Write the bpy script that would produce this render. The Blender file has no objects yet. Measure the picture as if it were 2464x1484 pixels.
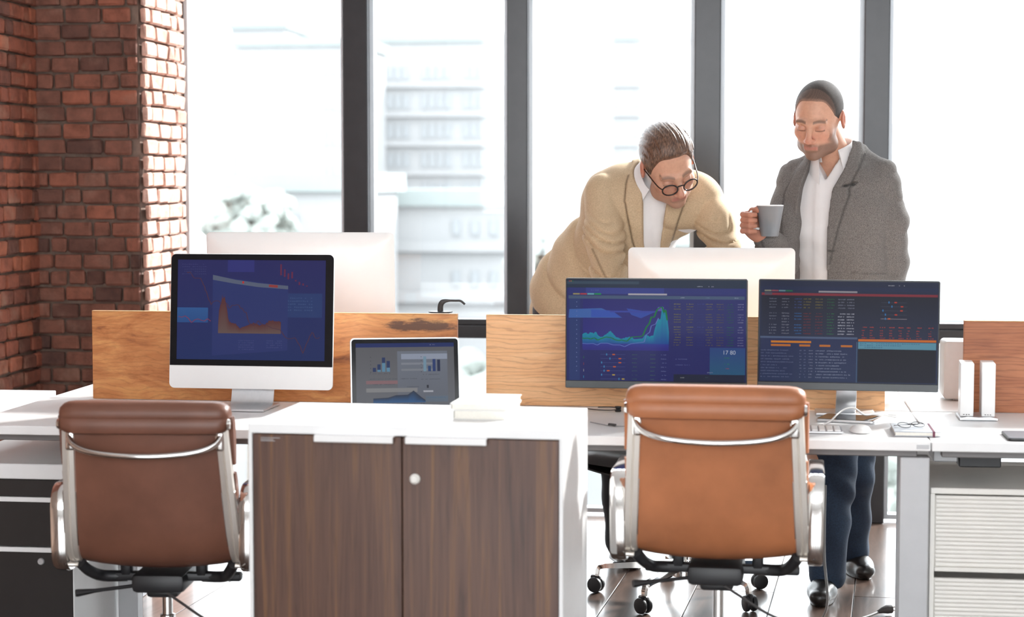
import bpy, bmesh, math, random
import numpy as np
from mathutils import Vector, Matrix, Euler

R = math.radians
PI = math.pi
SC = bpy.context.scene
COL = SC.collection
random.seed(7)

# ------------------------------------------------------------------ camera, world, sun, exposure
cam_d = bpy.data.cameras.new('camera')
cam = bpy.data.objects.new('camera', cam_d)
COL.objects.link(cam)
cam_d.sensor_width = 36.0
cam_d.lens = 36.0 * 4500.0 / 2464.0
cam.location = (0, 0, 1.40)
cam.rotation_euler = (R(90) - math.atan(301 / 4500.0), 0, R(7.5))
cam_d.clip_end = 800
cam_d.dof.use_dof = True
cam_d.dof.focus_distance = 5.95
cam_d.dof.aperture_fstop = 3.2
SC.camera = cam

world = bpy.data.worlds.new('world')
SC.world = world
world.use_nodes = True
wn = world.node_tree.nodes['Background']
wn.inputs[0].default_value = (0.93, 0.97, 1.0, 1)
wn.inputs[1].default_value = 4.0

sun_d = bpy.data.lights.new('sun', 'SUN')
sun_d.energy = 7.0
sun_d.angle = R(6)
sun_d.color = (1.0, 0.97, 0.93)
sun = bpy.data.objects.new('sun', sun_d)
COL.objects.link(sun)
# the sun stands outside the far windows, to the right and high
sun.rotation_euler = Vector((0.62, 0.72, 0.52)).to_track_quat('Z', 'Y').to_euler()

SC.view_settings.view_transform = 'Standard'
SC.view_settings.look = 'None'
SC.view_settings.gamma = 1.0
SC.view_settings.use_curve_mapping = False
SC.view_settings.exposure = 0.8

# ------------------------------------------------------------------ materials
def srgb(r, g, b):
    f = lambda c: (c / 255 / 12.92) if c / 255 <= 0.04045 else ((c / 255 + 0.055) / 1.055) ** 2.4
    return (f(r), f(g), f(b), 1.0)

class NT:
    def __init__(s, name):
        s.m = bpy.data.materials.new(name)
        s.m.use_nodes = True
        s.t = s.m.node_tree
        s.b = s.t.nodes['Principled BSDF']
        s.out = s.t.nodes['Material Output']
    def n(s, typ, **kw):
        nd = s.t.nodes.new(typ)
        for k, v in kw.items():
            if k.startswith('i_'):
                key = k[2:]
                key = int(key) if key.isdigit() else key.replace('_', ' ')
                nd.inputs[key].default_value = v
            else:
                setattr(nd, k, v)
        return nd
    def l(s, a, b):
        s.t.links.new(a, b)
    def coords(s, scale=(1, 1, 1), kind='Object'):
        tc = s.n('ShaderNodeTexCoord')
        mp = s.n('ShaderNodeMapping')
        mp.inputs['Scale'].default_value = scale
        s.l(tc.outputs[kind], mp.inputs['Vector'])
        return mp.outputs['Vector']
    def noise(s, vec, scale, detail=4, rough=0.55, dist=0.0):
        nd = s.n('ShaderNodeTexNoise')
        nd.inputs['Scale'].default_value = scale
        nd.inputs['Detail'].default_value = detail
        nd.inputs['Roughness'].default_value = rough
        nd.inputs['Distortion'].default_value = dist
        s.l(vec, nd.inputs['Vector'])
        return nd.outputs['Fac']
    def ramp(s, fac, stops):
        nd = s.n('ShaderNodeValToRGB')
        el = nd.color_ramp.elements
        while len(el) > len(stops):
            el.remove(el[-1])
        while len(el) < len(stops):
            el.new(0.5)
        for e, (p, c) in zip(el, stops):
            e.position = p
            e.color = c
        s.l(fac, nd.inputs['Fac'])
        return nd.outputs['Color']
    def mix(s, fac, a, b, mode='MIX'):
        nd = s.n('ShaderNodeMix', data_type='RGBA', blend_type=mode)
        for sock, v in ((nd.inputs[0], fac), (nd.inputs[6], a), (nd.inputs[7], b)):
            if hasattr(v, 'is_output'):
                s.l(v, sock)
            else:
                sock.default_value = v
        return nd.outputs[2]
    def bump(s, h, strength, dist=0.002):
        nd = s.n('ShaderNodeBump')
        nd.inputs['Strength'].default_value = strength
        nd.inputs['Distance'].default_value = dist
        s.l(h, nd.inputs['Height'])
        s.l(nd.outputs['Normal'], s.b.inputs['Normal'])
    def set(s, **kw):
        for k, v in kw.items():
            s.b.inputs[k.replace('_', ' ')].default_value = v
        return s

def plain(name, col, rough=0.5, metal=0.0, var=0.06, scale=14, bump=0.0, coat=0.0, spec=None):
    """a surface with one colour and a faint procedural unevenness"""
    t = NT(name)
    v = t.coords()
    f = t.noise(v, scale, 3)
    dk = tuple(c * (1 - var) for c in col[:3]) + (1,)
    lt = tuple(min(1, c * (1 + var)) for c in col[:3]) + (1,)
    t.l(t.ramp(f, [(0.3, dk), (0.7, lt)]), t.b.inputs['Base Color'])
    t.set(Roughness=rough, Metallic=metal)
    if coat:
        t.b.inputs['Coat Weight'].default_value = coat
        t.b.inputs['Coat Roughness'].default_value = 0.05
    if spec is not None:
        t.b.inputs['Specular IOR Level'].default_value = spec
    if bump:
        t.bump(t.noise(v, scale * 12, 4), bump, 0.001)
    return t.m

def leather(name, col):
    t = NT(name)
    v = t.coords()
    a = t.noise(v, 5, 4)
    dk = tuple(c * 0.75 for c in col[:3]) + (1,)
    lt = tuple(min(1, c * 1.18) for c in col[:3]) + (1,)
    t.l(t.ramp(a, [(0.3, dk), (0.7, lt)]), t.b.inputs['Base Color'])
    t.set(Roughness=0.42)
    t.bump(t.noise(v, 260, 3), 0.25, 0.001)
    return t.m

def wood(name, stops, stretch=(1, 1, 1), scale=3.0, knots=0.0, dark=None, fine=0.35, rough=0.5, coat=0.0, bump=0.15, loc=(0, 0, 0)):
    """grain runs along the axis with the small stretch value"""
    t = NT(name)
    tc = t.n('ShaderNodeTexCoord')
    mp = t.n('ShaderNodeMapping')
    mp.inputs['Scale'].default_value = stretch
    mp.inputs['Location'].default_value = loc
    t.l(tc.outputs['Object'], mp.inputs['Vector'])
    v = mp.outputs['Vector']
    big = t.noise(v, scale, 5, 0.6, 1.6)
    c = t.ramp(big, stops)
    w = t.n('ShaderNodeTexWave', wave_type='BANDS', bands_direction='Z')
    w.inputs['Scale'].default_value = scale * 2.2
    w.inputs['Distortion'].default_value = 16
    w.inputs['Detail'].default_value = 4
    w.inputs['Detail Scale'].default_value = 0.9
    t.l(v, w.inputs['Vector'])
    g = t.ramp(w.outputs['Fac'], [(0.0, (0.42, 0.36, 0.32, 1)), (0.16, (0.9, 0.88, 0.86, 1)), (1, (1, 1, 1, 1))])
    c = t.mix(fine, c, g, 'MULTIPLY')
    fib = t.noise(v, scale * 16, 3, 0.7)
    c = t.mix(0.22, c, t.ramp(fib, [(0.3, (0.5, 0.46, 0.42, 1)), (0.7, (1, 1, 1, 1))]), 'MULTIPLY')
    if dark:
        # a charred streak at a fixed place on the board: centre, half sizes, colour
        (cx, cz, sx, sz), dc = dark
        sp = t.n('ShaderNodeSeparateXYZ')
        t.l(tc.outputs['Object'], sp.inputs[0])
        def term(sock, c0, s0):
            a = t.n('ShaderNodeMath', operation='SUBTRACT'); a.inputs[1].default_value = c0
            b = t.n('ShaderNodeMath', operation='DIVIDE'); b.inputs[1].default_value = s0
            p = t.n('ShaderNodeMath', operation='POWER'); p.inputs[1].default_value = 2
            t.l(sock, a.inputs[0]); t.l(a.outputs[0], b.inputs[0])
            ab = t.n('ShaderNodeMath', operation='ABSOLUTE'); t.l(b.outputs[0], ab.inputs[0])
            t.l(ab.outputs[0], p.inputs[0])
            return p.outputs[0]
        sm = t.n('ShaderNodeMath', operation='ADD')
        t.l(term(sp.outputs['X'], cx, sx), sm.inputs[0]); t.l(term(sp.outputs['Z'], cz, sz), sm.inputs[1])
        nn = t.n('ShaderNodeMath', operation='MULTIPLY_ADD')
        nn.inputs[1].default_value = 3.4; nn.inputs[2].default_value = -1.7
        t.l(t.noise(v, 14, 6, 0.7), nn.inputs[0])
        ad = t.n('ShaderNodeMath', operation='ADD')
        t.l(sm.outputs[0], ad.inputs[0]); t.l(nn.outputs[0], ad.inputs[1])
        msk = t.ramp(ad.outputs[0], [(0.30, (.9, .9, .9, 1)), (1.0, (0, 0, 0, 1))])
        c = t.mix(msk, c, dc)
    if knots:
        vo = t.n('ShaderNodeTexVoronoi')
        vo.inputs['Scale'].default_value = 3.2
        t.l(v, vo.inputs['Vector'])
        k = t.ramp(vo.outputs['Distance'], [(0.03, (0.28, 0.16, 0.09, 1)), (0.12, (1, 1, 1, 1))])
        c = t.mix(knots, c, k, 'MULTIPLY')
    t.l(c, t.b.inputs['Base Color'])
    t.set(Roughness=rough)
    if coat:
        t.b.inputs['Coat Weight'].default_value = coat
        t.b.inputs['Coat Roughness'].default_value = 0.06
    t.bump(fib, bump, 0.001)
    return t.m

M = {}
M['white'] = plain('white_laminate', (0.86, 0.86, 0.86, 1), 0.38, var=0.015)
M['white_edge'] = plain('white_edge_band', (0.82, 0.82, 0.82, 1), 0.45, var=0.02)
M['white_gloss'] = plain('white_plastic', (0.86, 0.855, 0.85, 1), 0.25, var=0.01)
M['cream'] = plain('cream_paint', (0.80, 0.775, 0.73, 1), 0.5, var=0.02)
M['silver'] = plain('brushed_aluminium', (0.70, 0.71, 0.73, 1), 0.38, 0.75, var=0.04, scale=60)
M['grey_metal'] = plain('grey_painted_metal', (0.46, 0.46, 0.47, 1), 0.42, 0.25, var=0.03)
M['beam'] = plain('grey_beam_metal', (0.20, 0.19, 0.19, 1), 0.5, 0.2, var=0.04)
M['chrome'] = plain('chrome', (0.86, 0.85, 0.83, 1), 0.09, 1.0, var=0.02)
M['polished'] = plain('polished_aluminium', (0.84, 0.79, 0.73, 1), 0.36, 0.7, var=0.03)
M['black_plastic'] = plain('black_plastic', (0.018, 0.018, 0.020, 1), 0.45, var=0.1)
M['black_gloss'] = plain('black_glass', (0.010, 0.010, 0.012, 1), 0.08, var=0.05, spec=0.2)
M['tan_leather'] = leather('tan_leather', (0.40, 0.145, 0.060, 1))
M['brown_leather'] = leather('brown_leather', (0.175, 0.072, 0.046, 1))
M['black_leather'] = leather('black_leather', (0.014, 0.013, 0.014, 1))
M['mullion'] = plain('dark_anodised_mullion', (0.036, 0.036, 0.040, 1), 0.22, 0.0, var=0.06, spec=0.4)
M['win_frame'] = plain('pale_window_frame', (0.62, 0.66, 0.70, 1), 0.4, 0.2, var=0.02)
M['paint'] = plain('wall_paint', (0.78, 0.77, 0.75, 1), 0.8, var=0.02, bump=0.05)
M['ceiling'] = plain('ceiling_paint', (0.80, 0.80, 0.80, 1), 0.85, var=0.02)
M['drawer_dark'] = plain('dark_drawer_front', (0.022, 0.020, 0.020, 1), 0.35, var=0.08)
M['paper'] = plain('paper', (0.84, 0.83, 0.80, 1), 0.7, var=0.02, scale=40)
M['page'] = plain('page_block', (0.78, 0.75, 0.68, 1), 0.8, var=0.05, scale=200)
M['cable_dark'] = plain('dark_cable', (0.05, 0.045, 0.045, 1), 0.5)
M['cable_grey'] = plain('grey_cable', (0.22, 0.22, 0.22, 1), 0.5)
M['cable_white'] = plain('white_cable', (0.80, 0.78, 0.76, 1), 0.45)
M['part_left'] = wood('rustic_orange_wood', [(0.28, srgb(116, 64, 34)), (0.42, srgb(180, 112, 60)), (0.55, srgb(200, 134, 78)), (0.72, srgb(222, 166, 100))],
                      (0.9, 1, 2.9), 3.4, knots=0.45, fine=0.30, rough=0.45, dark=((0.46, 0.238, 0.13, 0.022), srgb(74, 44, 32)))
M['part_right'] = wood('pale_oak_wood', [(0.2, srgb(206, 142, 92)), (0.45, srgb(230, 174, 122)), (0.62, srgb(238, 188, 138)), (0.8, srgb(220, 160, 110))],
                       (0.62, 1, 3.6), 2.8, knots=0.5, fine=0.42, rough=0.5, loc=(0.37, 0.2, 1.7))
M['part_far'] = wood('red_oak_wood', [(0.2, srgb(142, 78, 46)), (0.45, srgb(172, 104, 66)), (0.62, srgb(186, 118, 78)), (0.8, srgb(150, 88, 54))],
                     (0.5, 1, 4.6), 2.6, knots=0.3, fine=0.55, rough=0.5, loc=(1.9, 0.2, 0.6))
M['cab_wood'] = wood('dark_striped_veneer', [(0.25, srgb(58, 40, 34)), (0.42, srgb(86, 60, 50)), (0.55, srgb(98, 70, 57)), (0.72, srgb(124, 88, 56))],
                     (7.5, 1, 0.16), 3.2, fine=0.3, rough=0.36, coat=0.12, bump=0.05)

def floor_mat():
    t = NT('dark_plank_wood')
    oi = t.n('ShaderNodeObjectInfo')
    tc = t.n('ShaderNodeTexCoord')
    mp = t.n('ShaderNodeMapping')
    mp.inputs['Scale'].default_value = (5, 0.5, 1)
    add = t.n('ShaderNodeVectorMath', operation='ADD')
    t.l(tc.outputs['Object'], add.inputs[0])
    t.l(oi.outputs['Location'], add.inputs[1])
    t.l(add.outputs[0], mp.inputs['Vector'])
    f = t.noise(mp.outputs['Vector'], 4, 5, 0.6, 1.5)
    c = t.ramp(f, [(0.25, srgb(62, 48, 42)), (0.5, srgb(92, 74, 65)), (0.75, srgb(116, 96, 86))])
    mu = t.n('ShaderNodeMath', operation='MULTIPLY_ADD'); mu.inputs[1].default_value = 0.5; mu.inputs[2].default_value = 0.75
    t.l(oi.outputs['Random'], mu.inputs[0])
    hs = t.n('ShaderNodeHueSaturation')
    t.l(mu.outputs[0], hs.inputs['Value']); t.l(c, hs.inputs['Color'])
    t.l(hs.outputs[0], t.b.inputs['Base Color'])
    t.set(Roughness=0.30)
    t.b.inputs['Coat Weight'].default_value = 0.5
    t.b.inputs['Coat Roughness'].default_value = 0.12
    t.bump(t.noise(mp.outputs['Vector'], 30, 3), 0.12, 0.001)
    return t.m
M['floor'] = floor_mat()

def brick_mat(name, lo, mid, hi, pale):
    t = NT(name)
    oi = t.n('ShaderNodeObjectInfo')
    base = t.ramp(oi.outputs['Random'], [(0.0, lo), (0.30, mid), (0.7, mid), (1.0, hi)])
    tc = t.n('ShaderNodeTexCoord')
    add = t.n('ShaderNodeVectorMath', operation='ADD')
    t.l(tc.outputs['Object'], add.inputs[0]); t.l(oi.outputs['Location'], add.inputs[1])
    f = t.noise(add.outputs[0], 18, 6, 0.65)
    c = t.mix(0.75, base, t.ramp(f, [(0.25, (0.36, 0.31, 0.29, 1)), (0.5, (0.9, 0.88, 0.86, 1)), (0.78, (1.4, 1.32, 1.26, 1))]), 'MULTIPLY')
    f2 = t.noise(add.outputs[0], 7, 4, 0.6)
    c = t.mix(t.ramp(f2, [(0.56, (0, 0, 0, 1)), (0.74, (0.6, 0.6, 0.6, 1))]), c, pale)
    t.l(c, t.b.inputs['Base Color'])
    t.set(Roughness=0.85)
    t.bump(t.noise(add.outputs[0], 70, 5, 0.7), 0.5, 0.003)
    return t.m
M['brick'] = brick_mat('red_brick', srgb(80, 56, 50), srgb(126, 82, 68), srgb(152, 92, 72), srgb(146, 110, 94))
M['brick_warm'] = brick_mat('orange_brick', srgb(92, 58, 48), srgb(140, 78, 58), srgb(162, 94, 68), srgb(156, 118, 98))  # left-wall brick toned down: the lack of sun is put into its colour
M['brick_side'] = brick_mat('sunlit_tint_brick', srgb(176, 130, 114), srgb(204, 162, 146), srgb(214, 176, 162), srgb(224, 204, 194))  # paler brick for the pier's window side, sunlight painted into the colour
M['mortar'] = plain('mortar', srgb(128, 106, 94), 0.9, var=0.2, scale=30, bump=0.4)

def glass_mat():
    t = NT('window_glass')
    tr = t.n('ShaderNodeBsdfTransparent'); tr.inputs[0].default_value = (0.97, 0.985, 0.99, 1)
    gl = t.n('ShaderNodeBsdfGlossy'); gl.inputs['Roughness'].default_value = 0.02
    lw = t.n('ShaderNodeLayerWeight'); lw.inputs[0].default_value = 0.5
    pw = t.n('ShaderNodeMath', operation='POWER'); pw.inputs[1].default_value = 5.0
    fr = t.n('ShaderNodeMath', operation='MULTIPLY_ADD'); fr.inputs[1].default_value = 0.93; fr.inputs[2].default_value = 0.04
    t.l(lw.outputs['Facing'], pw.inputs[0]); t.l(pw.outputs[0], fr.inputs[0])
    mx = t.n('ShaderNodeMixShader')
    t.l(fr.outputs[0], mx.inputs[0]); t.l(tr.outputs[0], mx.inputs[1]); t.l(gl.outputs[0], mx.inputs[2])
    t.l(mx.outputs[0], t.out.inputs['Surface'])
    return t.m
M['glass'] = glass_mat()

def screen_mat(name, strength):
    """a lit display behind glossy glass: the picture comes from the faces' own colours"""
    t = NT(name)
    at = t.n('ShaderNodeAttribute', attribute_name='Col')
    t.l(at.outputs['Color'], t.b.inputs['Emission Color'])
    t.b.inputs['Emission Strength'].default_value = strength
    t.set(Roughness=0.10)
    t.b.inputs['Specular IOR Level'].default_value = 0.03
    t.b.inputs['Base Color'].default_value = (0.012, 0.012, 0.014, 1)
    return t.m
M['screen'] = screen_mat('lit_screen', 0.43)

# ------------------------------------------------------------------ mesh helpers
def link(name, me, mat=None, parent=None, loc=None, rot=None):
    o = bpy.data.objects.new(name, me)
    COL.objects.link(o)
    if mat is not None and me is not None and not me.materials:
        for m in (mat if isinstance(mat, (list, tuple)) else [mat]):
            me.materials.append(m)
    if parent is not None:
        o.parent = parent
    if loc is not None:
        o.location = loc
    if rot is not None:
        o.rotation_euler = rot
    return o

def done(name, bm, mat, parent=None, loc=None, rot=None, smooth=None):
    me = bpy.data.meshes.new(name)
    bmesh.ops.recalc_face_normals(bm, faces=bm.faces[:])
    bm.to_mesh(me)
    bm.free()
    if smooth is not None:
        me.shade_smooth()
        if smooth < 180:
            me.set_sharp_from_angle(angle=R(smooth))
    return link(name, me, mat, parent, loc, rot)

def tag(o, label=None, cat=None, group=None, kind=None):
    if label: o['label'] = label
    if cat: o['category'] = cat
    if group: o['group'] = group
    if kind: o['kind'] = kind
    return o

def thing(name, label, cat, loc=(0, 0, 0), rz=0.0, group=None):
    o = bpy.data.objects.new(name, None)
    o.empty_display_size = 0.05
    COL.objects.link(o)
    o.location = loc
    o.rotation_euler = (0, 0, rz)
    return tag(o, label, cat, group)

def copy_tree(o, parent=None):
    c = o.copy()
    COL.objects.link(c)
    c.parent = parent
    for ch in list(o.children):
        copy_tree(ch, c)
    return c

def B():
    return bmesh.new()

def box(bm, x0, x1, y0, y1, z0, z1, bev=0.0, seg=2, mtx=None):
    t = bmesh.new()
    bmesh.ops.create_cube(t, size=1)
    bmesh.ops.scale(t, vec=(x1 - x0, y1 - y0, z1 - z0), verts=t.verts)
    bmesh.ops.translate(t, vec=((x0 + x1) / 2, (y0 + y1) / 2, (z0 + z1) / 2), verts=t.verts)
    if bev:
        bmesh.ops.bevel(t, geom=t.edges[:], offset=bev, segments=seg, affect='EDGES', profile=0.5)
    if mtx is not None:
        bmesh.ops.transform(t, matrix=mtx, verts=t.verts)
    add(bm, t)

def add(bm, t):
    me = bpy.data.meshes.new('tmp')
    t.to_mesh(me)
    t.free()
    bm.from_mesh(me)
    bpy.data.meshes.remove(me)

def rrect(w, h, r, n=6, cx=0, cy=0):
    """rounded rectangle outline, counter-clockwise"""
    pts = []
    for (sx, sy, a0) in ((1, 1, 0), (-1, 1, 90), (-1, -1, 180), (1, -1, 270)):
        for k in range(n + 1):
            a = R(a0 + 90 * k / n)
            pts.append((cx + sx * (w / 2 - r) + r * math.cos(a), cy + sy * (h / 2 - r) + r * math.sin(a)))
    return pts

def prism(bm, pts, y0, y1, bev=0.0, seg=2):
    """outline in the x-z plane pushed from y0 to y1"""
    t = bmesh.new()
    a = [t.verts.new((x, y0, z)) for x, z in pts]
    b = [t.verts.new((x, y1, z)) for x, z in pts]
    n = len(pts)
    fa = t.faces.new(a); fb = t.faces.new(b[::-1])
    for i in range(n):
        t.faces.new((a[i], b[i], b[(i + 1) % n], a[(i + 1) % n]))
    bmesh.ops.recalc_face_normals(t, faces=t.faces[:])
    if bev:
        ed = [e for e in t.edges if (e.verts[0] in a) == (e.verts[1] in a)]
        bmesh.ops.bevel(t, geom=ed, offset=bev, segments=seg, affect='EDGES', profile=0.5)
    add(bm, t)

def sweep(bm, path, prof, binorm=None, closed=False, caps=True, scale=None):
    """run a closed profile [(a, b)] along a path; a is along the binormal, b along the other normal"""
    P = [Vector(p) for p in path]
    n = len(P)
    rings = []
    prev = None
    for i in range(n):
        if closed:
            d = P[(i + 1) % n] - P[i - 1]
        else:
            d = P[min(i + 1, n - 1)] - P[max(i - 1, 0)]
        d.normalize()
        if binorm is not None:
            bn = Vector(binorm)
            bn = (bn - d * bn.dot(d)).normalized()
        else:
            if prev is None:
                bn = d.cross(Vector((0, 0, 1)))
                if bn.length < 0.1:
                    bn = d.cross(Vector((1, 0, 0)))
            else:
                bn = prev - d * prev.dot(d)
            bn.normalize()
            prev = bn
        nm = d.cross(bn)
        s = 1.0 if scale is None else scale[i]
        rings.append([bm.verts.new(P[i] + bn * a * s + nm * b * s) for a, b in prof])
    m = len(prof)
    for i in range(n if closed else n - 1):
        r0, r1 = rings[i], rings[(i + 1) % n]
        for k in range(m):
            bm.faces.new((r0[k], r0[(k + 1) % m], r1[(k + 1) % m], r1[k]))
    if caps and not closed:
        bm.faces.new(rings[0]); bm.faces.new(rings[-1][::-1])

def circ(r, n=10, r2=None):
    return [(r * math.cos(2 * PI * k / n), (r2 or r) * math.sin(2 * PI * k / n)) for k in range(n)]

def rectp(w, h, c=0.0):
    if not c:
        return [(-w / 2, -h / 2), (w / 2, -h / 2), (w / 2, h / 2), (-w / 2, h / 2)]
    return [(x, y) for x, y in rrect(w, h, c, 2)]

def smooth_path(pts, n=8, closed=False):
    """Catmull-Rom through the points"""
    P = [Vector(p) for p in pts]
    out = []
    m = len(P)
    for i in range(m if closed else m - 1):
        if closed:
            p0, p1, p2, p3 = P[i - 1], P[i], P[(i + 1) % m], P[(i + 2) % m]
        else:
            p0, p1, p2, p3 = P[max(i - 1, 0)], P[i], P[i + 1], P[min(i + 2, m - 1)]
        for k in range(n):
            t = k / n
            out.append(0.5 * ((2 * p1) + (p2 - p0) * t + (2 * p0 - 5 * p1 + 4 * p2 - p3) * t * t + (3 * p1 - p0 - 3 * p2 + p3) * t ** 3))
    if not closed:
        out.append(P[-1])
    return out

def tube(bm, pts, r, n=8, smooth=8, closed=False):
    p = smooth_path(pts, smooth, closed) if smooth else pts
    sweep(bm, p, circ(r, n), closed=closed)

def lathe(bm, prof, n=24, mtx=None):
    """profile [(r, z)] turned about z"""
    t = bmesh.new()
    rings = []
    for r, z in prof:
        if r < 1e-6:
            rings.append([t.verts.new((0, 0, z))])
        else:
            rings.append([t.verts.new((r * math.cos(2 * PI * k / n), r * math.sin(2 * PI * k / n), z)) for k in range(n)])
    for a, b in zip(rings, rings[1:]):
        for k in range(n):
            k2 = (k + 1) % n
            if len(a) == 1 and len(b) == 1:
                continue
            if len(a) == 1:
                t.faces.new((a[0], b[k], b[k2]))
            elif len(b) == 1:
                t.faces.new((a[k], a[k2], b[0]))
            else:
                t.faces.new((a[k], a[k2], b[k2], b[k]))
    if len(rings[0]) > 1: t.faces.new(rings[0][::-1])
    if len(rings[-1]) > 1: t.faces.new(rings[-1])
    if mtx is not None:
        bmesh.ops.transform(t, matrix=mtx, verts=t.verts)
    add(bm, t)

def struct(name, bm, mat, parent=None, smooth=None):
    o = done(name, bm, mat, parent, smooth=smooth)
    if parent is None:
        o['kind'] = 'structure'
    return o
# ------------------------------------------------------------------ the room
XL, XR, YB, YW, ZC = -2.92, 3.6, -1.7, 7.88, 3.9
fl = B(); box(fl, XL - 0.3, XR + 0.3, YB - 0.3, YW + 0.12, -0.2, -0.012)
floor = struct('floor', fl, M['floor'])
# planks run away from the camera, laid a little askew to the windows
ang = R(-4)
def make_plank(L):
    b = B(); box(b, -0.1335, 0.1335, 0.002, L - 0.002, -0.011, 0.0, 0.0012, 1)
    me = bpy.data.meshes.new('plank'); b.to_mesh(me); b.free(); me.materials.append(M['floor'])
    return me
pl_me = make_plank(1.3)
rnd = random.Random(3)
ca, sa = math.cos(ang), math.sin(ang)
for i in range(-13, 11):
    off = rnd.uniform(0, 1.3)
    for j in range(-1, 5):
        lx = i * 0.27 + 0.135 + 0.05; ly = 3.1 + j * 1.3 - off
        x = 0.26 + (lx) * ca - (ly - 6.06) * sa; y = 6.06 + lx * sa + (ly - 6.06) * ca
        ex = x - 1.3 * sa; ey = y + 1.3 * ca
        if ey > YW - 0.02 or min(x, ex) < XL + 0.18 or y < 2.0 or (min(x, ex) < -2.3 and ey > 7.25):
            continue
        link('plank', pl_me, None, floor, (x, y, 0), (0, 0, ang))
ce = B(); box(ce, XL - 0.3, XR + 0.3, YB - 0.3, YW + 0.12, ZC, ZC + 0.2)
struct('ceiling', ce, M['ceiling'])
wr = B(); box(wr, XR, XR + 0.25, YB - 0.3, YW + 0.12, 0, ZC)
struct('wall_right', wr, M['paint'])

# brickwork
def brick_meshes(w, h, d, mat, n, seed):
    rr = random.Random(seed); out = []
    for k in range(n):
        b = B()
        box(b, 0, w, -d, 0, 0, h, 0.006, 1)
        for v in b.verts:
            v.co += Vector((rr.uniform(-.003, .003), rr.uniform(-.0035, .0025), rr.uniform(-.003, .003)))
        me = bpy.data.meshes.new('brick'); b.to_mesh(me); b.free(); me.materials.append(mat)
        out.append(me)
    return out
def lay(parent, org, axis, length, z0, z1, bw, bh, joint, mat, seed, vis=None, turn=0.0):
    """courses of single bricks along axis (0: x, facing -y; 1: y, facing +x); all over vis go into one joined part"""
    rr = random.Random(seed)
    ms = {}
    for wk, wv in (('s', bw), ('h', bw * 0.62), ('l', bw * 1.28)):
        ms[wk] = (wv, brick_meshes(wv - joint, bh - joint, 0.022, mat, 5, seed + len(ms)))
    rest = B(); nrest = 0
    z = z0; row = 0
    while z < z1:
        u = -bw * (0.5 if row % 2 else 0.0)
        while u < length - 0.02:
            wk = rr.choices('shl', (0.66, 0.2, 0.14))[0]
            wv, lst = ms[wk]
            a, b = max(u, 0), min(u + wv, length)
            u += wv
            if b - a < 0.03:
                continue
            me = rr.choice(lst)
            sx = (b - a - joint) / (wv - joint)
            dz = rr.uniform(-.002, .002); pr = rr.uniform(-.005, .004)
            if axis == 0:
                loc = (org[0] + a + joint / 2, org[1] + pr, z + dz); rot = (0, rr.uniform(-.012, .012), 0)
            else:
                loc = (org[0] - pr, org[1] + a + joint / 2, z + dz); rot = (rr.uniform(-.012, .012), 0, R(90))
            ok = vis is None or vis(a, b, z)
            if ok:
                o = link('brick', me, None, parent, loc, rot); o.scale = (sx, 1, 1)
            else:
                t = bmesh.new(); t.from_mesh(me)
                bmesh.ops.transform(t, matrix=Matrix.Translation(loc) @ Euler(rot).to_matrix().to_4x4() @ Matrix.Diagonal((sx, 1, 1, 1)), verts=t.verts)
                add(rest, t); nrest += 1
        z += bh; row += 1
    if nrest:
        o = done('brickwork', rest, mat, parent); o['kind'] = 'stuff'
    else:
        rest.free()
PX0, PX1, PY0 = XL, -2.468, 7.30
b = B(); box(b, XL - 0.3, XL - 0.004, YB - 0.3, YW + 0.12, 0, ZC); wall_left = struct('wall_left', b, M['mortar'])
b = B(); box(b, XL - 0.004, PX1 - 0.006, PY0 + 0.006, YW + 0.12, 0, ZC); wall_pier = struct('wall_pier', b, M['mortar'])
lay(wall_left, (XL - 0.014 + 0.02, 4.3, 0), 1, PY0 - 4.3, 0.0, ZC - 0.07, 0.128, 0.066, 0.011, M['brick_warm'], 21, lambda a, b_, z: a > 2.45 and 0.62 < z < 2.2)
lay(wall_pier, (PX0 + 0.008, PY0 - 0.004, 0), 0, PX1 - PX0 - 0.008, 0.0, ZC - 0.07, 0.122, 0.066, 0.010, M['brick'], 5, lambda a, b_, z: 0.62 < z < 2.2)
lay(wall_pier, (PX1 + 0.004, PY0 - 0.012, 0), 1, YW - PY0 - 0.05, 0.0, ZC - 0.07, 0.14, 0.066, 0.010, M['brick_side'], 9, lambda a, b_, z: 0.62 < z < 2.2)

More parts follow.
